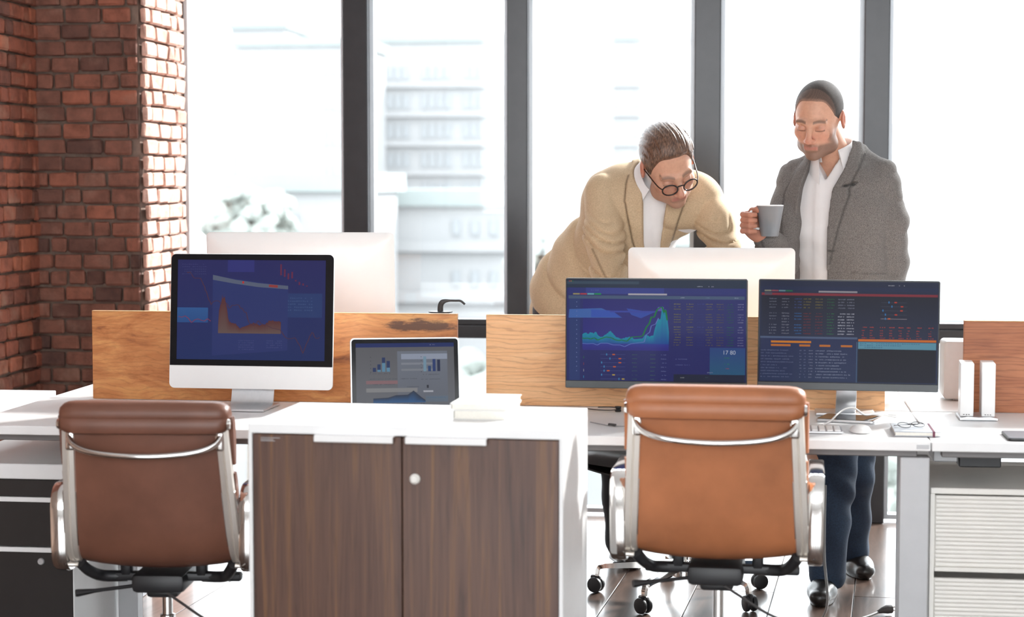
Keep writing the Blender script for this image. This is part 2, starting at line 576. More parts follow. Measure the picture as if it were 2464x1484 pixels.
# window wall: dark mullions, glazed bays with a rail at desk height
mull = [(-1.758, -1.650, 1), (-1.053, -0.966, 2), (-0.268, -0.160, 3), (0.424, 0.527, 4), (1.62, 1.73, 5), (2.6, 2.71, 6)]
for x0, x1, k in mull:
    b = B(); box(b, x0, x1, YW - 0.05, YW + 0.10, -0.01, ZC, 0.004, 1)
    struct('trim_%d' % k, b, M['mullion'])
bays = [(PX1 + 0.0, -1.758), (-1.650, -1.053), (-0.966, -0.268), (-0.160, 0.424), (0.527, 1.62), (1.73, 2.6), (2.71, XR)]
for k, (x0, x1) in enumerate(bays, 1):
    b = B()
    f = 0.018
    box(b, x0, x0 + f, YW, YW + 0.06, 0.0, ZC); box(b, x1 - f, x1, YW, YW + 0.06, 0.0, ZC)
    box(b, x0 + f, x1 - f, YW, YW + 0.06, 0.0, 0.02); box(b, x0 + f, x1 - f, YW, YW + 0.06, ZC - f, ZC)
    w = struct('window_%d' % k, b, M['win_frame'])
    b = B(); box(b, x0 + f, x1 - f, YW - 0.03, YW + 0.05, 0.742, 0.797, 0.004, 1); box(b, x0 + f, x1 - f, YW - 0.01, YW + 0.05, 0.797, 0.822, 0.003, 1)
    r = done('rail', b, M['mullion'], w); r['label'] = 'dark horizontal rail'
    for z0, z1 in ((0.02, 0.742), (0.822, ZC - f)):
        b = B(); box(b, x0 + f, x1 - f, YW + 0.026, YW + 0.032, z0, z1); done('pane', b, M['glass'], w)

# the wall behind the camera, with tall openings that let daylight in
b = B()
box(b, XL - 0.3, XR + 0.3, YB - 0.25, YB, 0, 0.30); box(b, XL - 0.3, XR + 0.3, YB - 0.25, YB, 3.6, ZC)
for x0, x1 in ((XL - 0.3, -2.6), (-1.35, -1.12), (0.05, 0.28), (1.5, 1.73), (3.2, XR + 0.3)):
    box(b, x0, x1, YB - 0.25, YB, 0.30, 3.6)
struct('wall_back', b, M['paint'])

# ------------------------------------------------------------------ outside
def ext_mat(name, col, rough=0.8, var=0.03):
    return plain(name, col, rough, var=var, scale=0.6)
M['x_wall'] = ext_mat('pale_render', (0.30, 0.303, 0.307, 1))  # haze over the far street is painted into these pale, close colours
M['x_wall2'] = ext_mat('pale_grey_render', (0.285, 0.289, 0.293, 1))
M['x_win'] = plain('far_window_glass', (0.262, 0.275, 0.286, 1), 0.7, var=0.03)
M['x_roof'] = ext_mat('pale_roof', (0.235, 0.265, 0.262, 1))
M['x_tile'] = ext_mat('pale_roof_tile', (0.235, 0.24, 0.25, 1))
M['x_ground'] = ext_mat('pale_street', (0.25, 0.25, 0.25, 1))
M['x_leaf'] = plain('haze_tinted_foliage', (0.262, 0.285, 0.265, 1), 0.8, var=0.2, scale=2)  # leaf green washed out, haze mixed into the colour
M['x_trunk'] = plain('tree_bark', (0.2, 0.17, 0.14, 1), 0.9, var=0.2)
b = B(); box(b, -260, 260, 9.0, 420, -14.2, -14.0); struct('ground', b, M['x_ground'])

def building(name, label, x0, x1, y0, y1, z0, z1, mat, rows, cols, wz, ww, wh, band=True, group=None):
    t = thing(name, label, 'building', ((x0 + x1) / 2, (y0 + y1) / 2, z0), 0, group)
    cx, cy = (x0 + x1) / 2, (y0 + y1) / 2
    b = B(); box(b, x0 - cx, x1 - cx, y0 - cy, y1 - cy, 0, z1 - z0); done('wall', b, mat, t)
    b = B(); box(b, x0 - cx - .4, x1 - cx + .4, y0 - cy - .4, y1 - cy + .4, z1 - z0, z1 - z0 + 0.9); done('roof', b, M['x_roof'], t)
    fr = B(); box(fr, 0, ww, -0.12, 0.3, 0, wh)
    me = bpy.data.meshes.new('window'); fr.to_mesh(me); fr.free(); me.materials.append(M['x_win'])
    for r_ in range(rows):
        zz = wz[0] + r_ * wz[1] - z0
        if band:
            b = B(); box(b, x0 - cx, x1 - cx, y0 - cy - .5, y0 - cy, zz - 0.9, zz - 0.35); done('ledge', b, mat, t)
        for c in cols:
            link('window', me, None, t, (c - cx, y0 - cy, zz))
    return t
def pxx(px, y):   # place along x for a horizontal bearing, used only to lay the far street out
    a = math.atan((px - 1232) / 4500.0) - R(7.5)
    return y * math.tan(a)
Y1 = 200.0
xs = [pxx(905 + k * 0, Y1) for k in range(1)]
cols = []
for g0 in (915, 1015, 1115, 1215, 1320, 1420, 1520):
    for k in range(4):
        cols.append(pxx(g0 + k * 19, Y1))
building('office_block', 'long pale office block with rows of windows and flat greenish roof, far outside', pxx(880, Y1), pxx(1660, Y1), Y1, Y1 + 18, -14, 1.4 + 341 / 4500 * Y1, M['x_wall'],
         5, cols, (1.4 + 252 / 4500 * Y1, -3.15), 0.62, 1.5)
Y2 = 178.0
cols = [pxx(p, Y2) for p in (775, 790, 805, 818)]
building('apartment_tower', 'pale apartment tower with stacked windows at its right edge, far outside', pxx(575, Y2), pxx(860, Y2), Y2, Y2 + 14, -14, 1.4 + 335 / 4500 * Y2, M['x_wall2'],
         4, cols, (1.4 + 262 / 4500 * Y2, -3.4), 0.5, 1.7, band=False)
Y3 = 205.0
building('stepped_block', 'pale stepped block rising behind the tower, far outside', pxx(560, Y3), pxx(690, Y3), Y3, Y3 + 12, -14, 1.4 + 378 / 4500 * Y3, M['x_wall2'],
         4, [pxx(p, Y3) for p in (590, 612, 640)], (1.4 + 230 / 4500 * Y3, -3.6), 0.5, 1.4, band=False)
Y4 = 100.0
building('low_house', 'low pale house with few windows below the office block, outside', pxx(930, Y4), pxx(1230, Y4), Y4, Y4 + 10, -14, 1.4 - 55 / 4500 * Y4, M['x_wall'],
         2, [pxx(p, Y4) for p in (1090, 1135, 1180)], (1.4 - 125 / 4500 * Y4, -2.75), 0.4, 0.8)
building('flat_hall', 'plain pale flat roofed hall behind the left desk, outside', pxx(560, 90), pxx(880, 90), 90, 98, -14, 1.4 - 20 / 4500 * 90, M['x_wall'],
         1, [pxx(p, 90) for p in (620, 700)], (1.4 - 95 / 4500 * 90, -2.7), 0.35, 0.4, band=False)
Y5 = 70.0
building('corner_house', 'pale corner house beyond the middle panes, outside', pxx(1290, Y5), pxx(1680, Y5), Y5, Y5 + 12, -14, 1.4 - 150 / 4500 * Y5, M['x_wall2'],
         1, [pxx(p, Y5) for p in (1300, 1340, 1400, 1700)], (1.4 - 260 / 4500 * Y5, -2.7), 0.5, 0.9)
# big gabled roof at the right, tiled in level courses
t = thing('gabled_roof_house', 'pale house with a big tiled roof sloping across the right window, outside', 'building', (pxx(2500, 44), 44, -14))
Yr = 44.0
def rz_(py): return 1.4 - (py - 441) / 4500 * Yr
xl, xr = pxx(2140, Yr) - t.location.x, pxx(2900, Yr) - t.location.x
b = B(); box(b, xl + 0.3, xr, 0.3, 12, 0, rz_(760) + 14); done('wall', b, M['x_wall'], t)
zb, zt = rz_(755) + 14, rz_(120) + 14
ncr = 34
for k in range(ncr):
    za = zb + (zt - zb) * k / ncr; zc = zb + (zt - zb) * (k + 1) / ncr
    ya, yb = 0.0 + 6 * k / ncr, 6.0 * (k + 1) / ncr
    fr = max(0.0, (za - (rz_(310) + 14)) / (zt - (rz_(310) + 14)))
    x_a = xl + fr * (xr - xl) * 0.62
    b = B(); box(b, x_a, xr, ya - 0.05, yb + 0.06, za + 0.0, za + 0.055)
    done('tile_course', b, M['x_tile'], t)
    b = B(); box(b, x_a + 0.02, xr, ya + 0.02, yb + 0.08, za - 0.02, zc + 0.02); o = done('tile_course', b, M['x_wall'], t)
# street trees, haze painted into their leaf colour
def tree(px, y, ztop, rad, seed, label):
    rr = random.Random(seed)
    t = thing('street_tree', label, 'tree', (pxx(px, y), y, -14), 0, 'hazy trees outside')
    b = B(); sweep(b, [(0, 0, 0), (0.1, 0, (ztop + 14) * 0.5), (0, 0.1, ztop + 14 - rad * 0.8)], circ(0.25, 8), scale=[1, .8, .5]); done('trunk', b, M['x_trunk'], t, smooth=60)
    b = B()
    for k in range(260):
        v = Vector((rr.gauss(0, 1), rr.gauss(0, 1), rr.gauss(0, 1))).normalized() * rad * rr.uniform(0.55, 1.0)
        c = Vector((v.x, v.y, v.z * 0.8 + ztop + 14 - rad * 0.8))
        s = rad * rr.uniform(0.12, 0.24)
        tt = bmesh.new(); bmesh.ops.create_icosphere(tt, subdivisions=1, radius=s)
        bmesh.ops.scale(tt, vec=(1, 1, .6), verts=tt.verts)
        bmesh.ops.rotate(tt, cent=(0, 0, 0), matrix=Euler((rr.uniform(0, 3), rr.uniform(0, 3), 0)).to_matrix(), verts=tt.verts)
        bmesh.ops.translate(tt, vec=c, verts=tt.verts)
        add(b, tt)
    o = done('crown', b, M['x_leaf'], t); o['kind'] = 'stuff'
tree(600, 85, 1.2, 2.2, 1, 'round hazy tree beyond the leftmost pane')
tree(1140, 60, -4.3, 2.6, 2, 'hazy tree seen low through the gap between the wooden screens')
tree(2110, 30, -2.2, 1.8, 3, 'hazy tree seen low beside the grey desk leg')
tree(1350, 62, 0.3, 1.9, 4, 'hazy tree outside behind the leaning man')
# ------------------------------------------------------------------ desks
def desk(name, label, x0, x1, y0, y1, legs, front=-1, tray=False, plate=False):
    """white top on a grey beam frame; legs = [(x, y, width, depth)]"""
    cx, cy = (x0 + x1) / 2, (y0 + y1) / 2
    t = thing(name, label, 'desk', (cx, cy, 0), 0, 'white bench desks')
    b = B(); box(b, x0 - cx, x1 - cx, y0 - cy, y1 - cy, 0.705, 0.730, 0.0025, 2); done('desk_top', b, M['white'], t)
    b = B()
    box(b, x0 - cx + .03, x1 - cx - .03, y0 - cy + .05, y0 - cy + .09, 0.683, 0.7045, 0.002, 1)
    done('beam', b, M['beam'], t)
    b = B(); box(b, x0 - cx + .03, x1 - cx - .03, y1 - cy - .09, y1 - cy - .05, 0.665, 0.7045, 0.002, 1); done('beam', b, M['beam'], t)
    for (x, y, w, d) in legs:
        b = B(); box(b, x - cx - w / 2, x - cx + w / 2, y - cy - d / 2, y - cy + d / 2, 0.0, 0.683, 0.003, 2)
        done('leg', b, M['grey_metal'], t)
    if tray:
        b = B(); box(b, tray[0] - cx, tray[1] - cx, y0 - cy + .16, y0 - cy + .3, 0.655, 0.7045, 0.003, 1); done('cable_tray', b, M['grey_metal'], t)
        b = B(); box(b, tray[1] - cx + 0.004, tray[2] - cx, y0 - cy + .17, y0 - cy + .3, 0.64, 0.70, 0.003, 1); done('power_strip', b, M['black_plastic'], t)
    if plate:
        b = B(); box(b, plate[0] - cx, plate[1] - cx, y0 - cy - .0015, y0 - cy + .001, 0.711, 0.722); done('label_plate', b, M['grey_metal'], t)
    return t
YD, YP, YE = 4.925, 5.575, 6.20
desk('desk', 'long white desk on the left holding the big display and laptop, tan chair before it', -2.205, -0.862, YD, YP - .004, [(-1.86, 5.35, .06, .05), (-0.93, 5.02, .07, .05)])
desk('desk', 'white desk in the middle under the two dark monitors, silver leg at its right end', -0.856, 0.449, YD, YP - .004, [(-0.79, 5.0, .07, .05), (0.4125, 4.995, .077, .06), (-0.79, 5.5, .07, .05)], plate=(0.413, 0.445))
desk('desk', 'white desk at the right edge carrying two upright drives, above the ribbed pedestal', 0.452, 1.75, YD, YP - .004, [(1.68, 5.0, .07, .05), (1.68, 5.5, .07, .05)], tray=(0.47, 0.535, 0.65))
desk('desk', 'white desk behind the rustic wooden screen at left, back of a display on it', -2.205, -0.862, YP + .03, YE, [(-2.095, 6.12, .068, .06), (-0.93, 6.12, .068, .06)])
desk('desk', 'white desk behind the oak screen where the two men stand', -0.856, 0.449, YP + .03, YE, [(-0.79, 6.12, .068, .06), (0.434, 5.66, .03, .05)])
desk('desk', 'white desk behind the red oak screen at the far right, pale tower on it', 0.452, 1.75, YP + .03, YE, [(0.50, 5.72, .068, .06), (1.68, 6.12, .068, .06)])

# wooden desk screens standing on the joint between the facing desks
def screen_board(label, x0, x1, z1, mat, edge):
    cx = (x0 + x1) / 2
    t = thing('desk_screen', label, 'divider', (cx, YP + .0125, 0.731), 0, 'wooden screens between the desks')
    w = x1 - x0
    b = B(); box(b, -w / 2, w / 2, -.0115, .0115, 0.0, z1 - .731, 0.0015, 2); done('board', b, mat, t)
    b = B(); box(b, -w / 2, w / 2, -.0115, .0115, z1 - .7308, z1 - .7293, 0.0004, 1); done('top_edge', b, edge, t)
    b = B()
    for s in (-1, 1):
        box(b, s * w * .38 - .03, s * w * .38 + .03, .012, .016, 0.0, .06, 0.001, 1)
    done('bracket', b, M['grey_metal'], t)
    return t
M['raw_edge'] = plain('pale_wood_edge', srgb(214, 168, 122), 0.6, var=0.1)
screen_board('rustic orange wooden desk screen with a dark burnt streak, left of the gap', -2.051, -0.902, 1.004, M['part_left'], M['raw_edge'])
screen_board('pale oak desk screen behind the two dark monitors', -0.813, 0.374, 1.003, M['part_right'], M['raw_edge'])
screen_board('red brown oak desk screen at the right edge of the picture', 0.599, 1.72, 0.998, M['part_far'], M['raw_edge'])

# low white table by the brick wall
t = thing('side_table', 'white side table at the far left in front of the brick wall', 'table', (-2.62, 5.6, 0))
b = B(); box(b, -.24, .265, -.62, .45, .675, .70, .003, 2); done('table_top', b, M['white'], t)
for sx in (-.21, .235):
    for sy in (-.57, .4):
        b = B(); box(b, sx - .022, sx + .022, sy - .022, sy + .022, 0, .675, .002, 1); done('leg', b, M['silver'], t)

# ------------------------------------------------------------------ cabinet
t = thing('storage_cabinet', 'white framed cabinet with two dark striped wooden doors in the foreground centre', 'cabinet', (-0.805, 4.2, 0), R(-2.2))
W, D, H = 0.742, 0.43, 0.842
tk = 0.018
hw = W / 2
b = B(); box(b, -hw, hw, 0, D, H - .022, H, .002, 2); done('cabinet_top', b, M['white'], t)
for s in (-1, 1):
    b = B(); xx = sorted((s * hw, s * (hw - .009))); box(b, xx[0], xx[1], 0.0, D, 0.0, H - .022, .001, 1); o = done('side_panel', b, M['white_edge'], t)
b = B(); box(b, -hw + .009, hw - .009, D - .012, D, 0.05, H - .022); done('back_panel', b, M['white_edge'], t)
b = B(); box(b, -hw + .009, hw - .009, 0.02, D - .012, 0.05, 0.068); done('bottom_panel', b, M['white_edge'], t)
b = B(); box(b, -hw + .009, hw - .009, 0.05, 0.06, 0.0, 0.05); done('plinth', b, M['drawer_dark'], t)
gap = -0.004
for (x0, x1, hx0, hx1) in ((-hw + .0105, gap - .0015, -.208, -.021), (gap + .0015, hw - .0105, .008, .197)):
    b = B(); box(b, x0, x1, 0.003, 0.021, 0.055, H - .0245, .001, 1); d = done('door', b, M['cab_wood'], t)
    b = B(); box(b, hx0, hx1, -.018, -.0145, H - .037, H - .0215, .001, 1); box(b, hx0, hx1, -.0145, .004, H - .0245, H - .0215, .0008, 1)
    h = done('handle', b, M['white_gloss'], d); h['label'] = 'white pull handle'
    if x0 > -0.05:
        b = B(); lathe(b, [(0, .016), (.006, .016), (.0095, .013), (.0095, .008), (.012, .006), (.012, 0)], 20, Matrix.Translation((.027, .003, .722)) @ Matrix.Rotation(R(90), 4, 'X'))
        k = done('lock_knob', b, M['cream'], d, smooth=40); k['label'] = 'cream lock knob'
    else:
        b = B()
        for zz, ww in ((.8085, .046), (.8045, .030), (.8015, .034)):
            box(b, -hw + .030, -hw + .030 + ww, .0022, .0031, zz, zz + .0011)
        k = done('sticker_lines', b, M['grey_metal'], d); k['label'] = 'thin pale printed lines'

# books and a sheet on the cabinet
def book(label, x, y, z, w, d, h, rz, mat):
    t = thing('book', label, 'book', (x, y, z), rz, 'white books on the cabinet')
    b = B(); box(b, -w / 2, w / 2, -d / 2, d / 2, 0, .0022, .0006, 1); box(b, -w / 2, w / 2, -d / 2, d / 2, h - .0022, h, .0006, 1)
    box(b, -w / 2, -w / 2 + .0025, -d / 2, d / 2, .0022, h - .0022); done('cover', b, mat, t)
    b = B(); box(b, -w / 2 + .004, w / 2 - .003, -d / 2 + .003, d / 2 - .003, .0022, h - .0022); done('page_block', b, M['page'], t)
M['book_white'] = plain('book_cover', (0.82, 0.81, 0.78, 1), 0.55, var=0.03)
book('white book lying on the cabinet, underneath another one', -0.645, 4.447, .8425, .128, .205, .022, R(-3), M['book_white'])
book('slightly wider white book lying on top of another book on the cabinet', -0.648, 4.452, .865, .137, .212, .0155, R(-2), M['book_white'])
t = thing('paper_sheet', 'thin grey sheet of paper lying on the cabinet right of the books', 'paper', (-0.53, 4.47, .8425), R(-3))
b = B(); box(b, -.045, .075, -.11, .09, 0, .0008); done('sheet', b, plain('grey_paper', (0.66, 0.66, 0.66, 1), 0.5, var=.03), t)
b = B()
for k in range(5):
    box(b, -.02 + k * .014, -.012 + k * .014, -.05 + .01 * (k % 2), -.03 + .012 * k, .0009, .0011)
done('print_marks', b, M['white'], t)

# ------------------------------------------------------------------ displays
def disp_mesh(name, quads, mat, parent, y=0.0):
    """flat picture of a lit screen: polygons in display coordinates, each with its own colour, layered"""
    vs, fs, cols = [], [], []
    top = max(q[2] for q in quads) + 1
    for pts, c, lay_ in quads:
        i0 = len(vs)
        yy = y - 0.00002 * (top if lay_ < 0 else lay_)
        for p in pts:
            vs.append((p[0], yy, p[1]))
        fs.append(tuple(range(i0, i0 + len(pts))))
        cols.append(c)
    me = bpy.data.meshes.new(name)
    me.from_pydata(vs, [], fs)
    ca_ = me.color_attributes.new('Col', 'FLOAT_COLOR', 'CORNER')
    li = 0
    for f, c in zip(fs, cols):
        cl = c if isinstance(c, list) else [c] * len(f)
        for q in cl:
            ca_.data[li].color = q
            li += 1
    return link(name, me, mat, parent)

class Pic:
    """maps photo-like screen fractions (u right, v down) to the display's own metres"""
    def __init__(s, x0, x1, z0, z1):
        s.x0, s.x1, s.z0, s.z1 = x0, x1, z0, z1
        s.q = []
        s.n = 0
        s.over = False
    def put(s, pts, c):
        s.q.append((pts, c, -1 if s.over else s.n))
    def P(s, u, v):
        return (s.x0 + (s.x1 - s.x0) * u, s.z1 + (s.z0 - s.z1) * v)
    def rect(s, u0, v0, u1, v1, c, c2=None):
        pts = [s.P(u0, v1), s.P(u1, v1), s.P(u1, v0), s.P(u0, v0)]
        s.n += 1
        s.put(pts, [c2, c2, c, c] if c2 else c)
    def poly(s, uv, c):
        s.n += 1
        s.put([s.P(*p) for p in uv], c)
    def line(s, uv, w, c):
        s.n += 1
        for (a, b_) in zip(uv, uv[1:]):
            dx, dy = b_[0] - a[0], (b_[1] - a[1])
            L = math.hypot(dx, dy) or 1
            nx, ny = -dy / L * w / 2, dx / L * w / 2
            s.put([s.P(a[0] + nx, a[1] + ny), s.P(b_[0] + nx, b_[1] + ny), s.P(b_[0] - nx, b_[1] - ny), s.P(a[0] - nx, a[1] - ny)], c)
    def area(s, top, base, c, c2):
        s.n += 1
        for (a, b_) in zip(top, top[1:]):
            s.put([s.P(a[0], base), s.P(b_[0], base), s.P(*b_), s.P(*a)], [c2, c2, c, c])
    def text(s, u, v, n, cw, h, c, rr):
        """a row of tiny unreadable glyph marks"""
        k = u
        s.over = True
        for i in range(n):
            w = cw * rr.uniform(0.5, 0.85)
            if rr.random() > 0.12:
                s.rect(k, v + h * rr.uniform(0, .3), k + w, v + h * rr.uniform(.75, 1.0), c)
                s.n -= 1
            k += cw
        s.over = False

def all_in_one(name, label, loc, rz, w, h, chin, tilt, front=True, z_body=0.06, group='white displays', stand_w=0.13):
    """white desktop computer: rounded body, black glass, chin, bent metal stand"""
    t = thing(name, label, 'computer', loc, rz, group)
    body = Matrix.Translation((0, 0, z_body)) @ Matrix.Rotation(R(-tilt), 4, 'X')
    b = B()
    # domed back: stacked rounded outlines
    rings = []
    tb = bmesh.new()
    for (yy, sh) in ((0.0, 0.0), (0.004, -0.0005), (0.012, 0.006), (0.024, 0.05), (0.036, 0.11), (0.042, 0.15)):
        pts = rrect(w - 2 * sh * w / h * .8, h - 2 * sh, max(0.016 - sh * .05, .006), 6, 0, h / 2)
        rings.append([tb.verts.new((x, yy, z)) for x, z in pts])
    for r0, r1 in zip(rings, rings[1:]):
        for k in range(len(r0)):
            tb.faces.new((r0[k], r0[(k + 1) % len(r0)], r1[(k + 1) % len(r0)], r1[k]))
    tb.faces.new(rings[0]); tb.faces.new(rings[-1])
    bmesh.ops.transform(tb, matrix=body, verts=tb.verts)
    add(b, tb)
    o = done('body', b, M['white_gloss'], t, smooth=35)
    # glass
    b = B()
    r = .014
    pts = [(-w / 2 + .001, chin), (w / 2 - .001, chin)] + [p for p in rrect(w - .002, h, r, 6, 0, h / 2 - .001) if p[1] > h / 2][0:14]
    pr = bmesh.new()
    prism(pr, pts, -.0015, 0.0004)
    bmesh.ops.transform(pr, matrix=body, verts=pr.verts)
    done('screen_glass', pr, M['black_gloss'], t)
    # stand: a bent sheet, foot forward
    sw = stand_w
    b = B()
    path = [(0, .022, z_body + h * .42), (0, .034, z_body + h * .25), (0, .036, z_body + h * .06), (0, .025, .03), (0, .012, .010), (0, -.02, .0045), (0, -.085, .004)]
    path = smooth_path(path, 5)
    sweep(b, path, rectp(sw, .006), binorm=(1, 0, 0))
    path = [(0, -.0, .0045), (0, .05, .0042), (0, .09, .004)]
    sweep(b, path, rectp(sw, .006), binorm=(1, 0, 0))
    done('stand', b, M['silver'], t, smooth=30)
    return t, body

ZD = 0.731
# front left computer with the falling chart
W1, H1 = .502, .402
ta, bodym = all_in_one('desktop_computer', 'white desktop computer showing a falling red chart on dark blue, on the left desk', (-1.497, 5.395, ZD), R(-1.0), W1, H1, .068, 5.0, z_body=.058)
pc = Pic(-W1 / 2 + .022, W1 / 2 - .025, .086, H1 - .018)
deep, mid_, lit = srgb(38, 44, 96), srgb(44, 52, 112), srgb(52, 72, 128)
pc.rect(0, 0, 1, 1, srgb(44, 44, 98), srgb(36, 50, 100))
pc.rect(.0, .48, .21, .63, srgb(50, 92, 150), srgb(44, 80, 138))
pc.rect(.34, 0, .52, .12, srgb(52, 54, 122)); pc.rect(.72, .33, .98, .57, srgb(44, 62, 112))
pc.poly([(.24, .16), (.75, .26), (.75, .90), (.24, .96)], srgb(46, 56, 110))
pc.poly([(.24, .15), (.40, .20), (.55, .23), (.75, .255), (.75, .29), (.55, .27), (.40, .24), (.24, .20)], srgb(92, 100, 122))
pc.poly([(.62, .243), (.68, .25), (.68, .275), (.62, .268)], srgb(150, 60, 60)); pc.rect(.44, .213, .452, .235, srgb(190, 50, 50))
rr = random.Random(5)
top = [(.28, .66), (.285, .50), (.30, .42), (.305, .35), (.31, .40), (.32, .36), (.335, .46), (.35, .60), (.36, .62), (.40, .64), (.43, .68), (.48, .66), (.52, .63), (.56, .65), (.60, .64), (.63, .60), (.67, .61), (.705, .62)]
top2 = []
for a, c_ in zip(top, top[1:]):
    for k in range(4):
        f = k / 4; top2.append((a[0] + (c_[0] - a[0]) * f, a[1] + (c_[1] - a[1]) * f + rr.uniform(-.008, .008)))
top2.append(top[-1])
pc.area(top2, .735, srgb(92, 48, 48), srgb(104, 84, 80))
wig = [(.06, .12), (.09, .13), (.12, .19), (.15, .18), (.17, .22), (.19, .30), (.21, .38), (.23, .44), (.25, .42), (.28, .42), (.33, .44), (.36, .48), (.38, .45), (.41, .45), (.44, .49), (.47, .53), (.49, .62), (.52, .66), (.55, .61), (.58, .63), (.62, .66), (.70, .70), (.72, .74), (.76, .78), (.80, .78), (.83, .83), (.855, .92), (.87, .86), (.90, .76), (.915, .71), (.94, .77), (.98, .78)]
w2 = []
for a, c_ in zip(wig, wig[1:]):
    for k in range(3):
        f = k / 3; w2.append((a[0] + (c_[0] - a[0]) * f, a[1] + (c_[1] - a[1]) * f + rr.uniform(-.012, .012)))
pc.line(w2, .006, srgb(80, 50, 66))
pc.line([(.01 + k * .022, .60 + .02 * math.sin(k * 1.9) + rr.uniform(-.02, .02) - (.03 if k < 3 else 0)) for k in range(11)], .006, srgb(128, 60, 88))
for k, (a, c_) in enumerate(((.04, .15), (.09, .165), (.13, .19), (.115, .18), (.195, .21), (.215, .245), (.23, .25), (.25, .26))):
    pc.rect(.695 + k * .025, a, .706 + k * .025, c_, srgb(104, 44, 74))
for k in range(9):
    pc.text(.42 + .19 * (k % 2), .80 + .022 * (k // 2), 9, .012, .012, srgb(64, 72, 122), rr)
for k in range(5):
    pc.text(.75, .37 + .03 * k, 12, .014, .014, srgb(62, 84, 128), rr)
    pc.text(.03, .04 + .024 * k, 12, .014, .012, srgb(58, 60, 110), rr)
o = disp_mesh('display', pc.q, M['screen'], ta, -.0022); o.matrix_local = bodym

all_in_one('desktop_computer', 'large white desktop computer seen from behind, rising over the rustic wooden screen', (-1.482, 5.99, ZD), R(183), .618, .45, .08, 5.0, z_body=.062, stand_w=.18)
all_in_one('desktop_computer', 'white desktop computer seen from behind in front of the leaning man', (-0.148, 6.0, ZD), R(181), .526, .405, .07, 5.0, z_body=.062)

# monitors on the middle desk
def monitor(label, loc, rz, w, h, z0, tilt, roll=0.0):
    t = thing('monitor', label, 'monitor', loc, rz, 'dark thin monitors on the middle desk')
    body = Matrix.Translation((0, 0, z0)) @ Matrix.Rotation(R(roll), 4, 'Y') @ Matrix.Rotation(R(-tilt), 4, 'X')
    b = B(); prism(b, rrect(w, h, .005, 4, 0, h / 2), 0.0, .016, .002, 2); box(b, -w * .3, w * .3, .016, .035, h * .1, h * .65, .008, 2)
    bmesh.ops.transform(b, matrix=body, verts=b.verts); done('housing', b, M['black_plastic'], t, smooth=40)
    b = B(); box(b, -w / 2 + .003, w / 2 - .003, -.001, .0004, .022, h - .003); bmesh.ops.transform(b, matrix=body, verts=b.verts); done('screen_glass', b, M['black_gloss'], t)
    b = B(); box(b, -w / 2 + .001, w / 2 - .001, -.0018, .0004, .001, .0212, .0006, 1); bmesh.ops.transform(b, matrix=body, verts=b.verts)
    o = done('bottom_bezel', b, plain('dark_grey_bezel', (.03, .036, .04, 1), .3), t)
    b = B()
    path = smooth_path([(0, .045, z0 + h * .35), (0, .047, z0 + .02), (0, .055, z0 - .03), (0, .085, .022), (0, .105, .008)], 5)
    n = len(path)
    sweep(b, path, rectp(.058, .012, .003), binorm=(1, 0, 0), scale=[1.0 for k in range(n)])
    box(b, -.085, .085, .078, .195, 0, .008, .003, 2)
    done('stand', b, M['silver'], t, smooth=40)
    return t, body
WM, HM = .522, .318
tm1, bm1 = monitor('dark monitor with a blue chart screen and rising green graph, left of the pair', (-0.289, 5.36, ZD), 0, WM, HM, .079, 0.5)
tm2, bm2 = monitor('dark monitor with rows of numbers and an orange bar, right of the pair', (0.254, 5.36, ZD), 0, .507, .314, .082, 2.0, 0.4)
rr = random.Random(11)
pc = Pic(-WM / 2 + .004, WM / 2 - .004, .0225, HM - .004)
def U(px): return (px - 1366) / (1796 - 1366)
def V(py): return (py - 672) / (920 - 672)
def mrect(x0, y0, x1, y1, c, c2=None): pc.rect(U(x0), V(y0), U(x1), V(y1), c, c2)
mrect(1366, 672, 1796, 920, srgb(44, 48, 110), srgb(40, 44, 100))
mrect(1366, 672, 1796, 692, srgb(40, 52, 72)); mrect(1366, 676, 1540, 683, srgb(56, 74, 92))
mrect(1372, 692, 1792, 707, srgb(46, 52, 116)); mrect(1412, 692, 1600, 707, srgb(54, 64, 138))
mrect(1370, 711, 1792, 719, srgb(70, 88, 118)); mrect(1372, 719, 1398, 920, srgb(44, 60, 112))
mrect(1405, 719, 1612, 845, srgb(42, 42, 112), srgb(48, 46, 132))
pc.poly([(U(1372), V(745)), (U(1450), V(742)), (U(1500), V(765)), (U(1370), V(766))], srgb(62, 100, 170))
pc.poly([(U(1425), V(745)), (U(1475), V(748)), (U(1498), V(764)), (U(1425), V(764))], srgb(52, 84, 176))
pc.poly([(U(1510), V(742)), (U(1575), V(752)), (U(1545), V(766)), (U(1522), V(758))], srgb(50, 76, 166))
mrect(1470, 748, 1580, 752, srgb(56, 70, 160)); mrect(1585, 738, 1600, 748, srgb(90, 80, 168))
for k, c in enumerate((srgb(150, 140, 96), srgb(170, 62, 70), srgb(104, 170, 176), srgb(20, 140, 76))):
    mrect(1381 + k * 17.3, 705.5, 1397 + k * 17.3, 709, c)
mrect(1514, 705.5, 1607, 709.5, srgb(176, 172, 180))
for k, c in enumerate((srgb(170, 50, 50), srgb(170, 120, 50), srgb(20, 110, 60))): mrect(1371 + k * 4, 675, 1373.5 + k * 4, 677, c)
pc.text(U(1679), V(686.5), 6, .006, .008, srgb(170, 176, 190), rr); pc.text(U(1703), V(686.5), 2, .007, .009, srgb(150, 150, 170), rr); pc.text(U(1713), V(686.5), 2, .007, .009, srgb(150, 150, 170), rr)
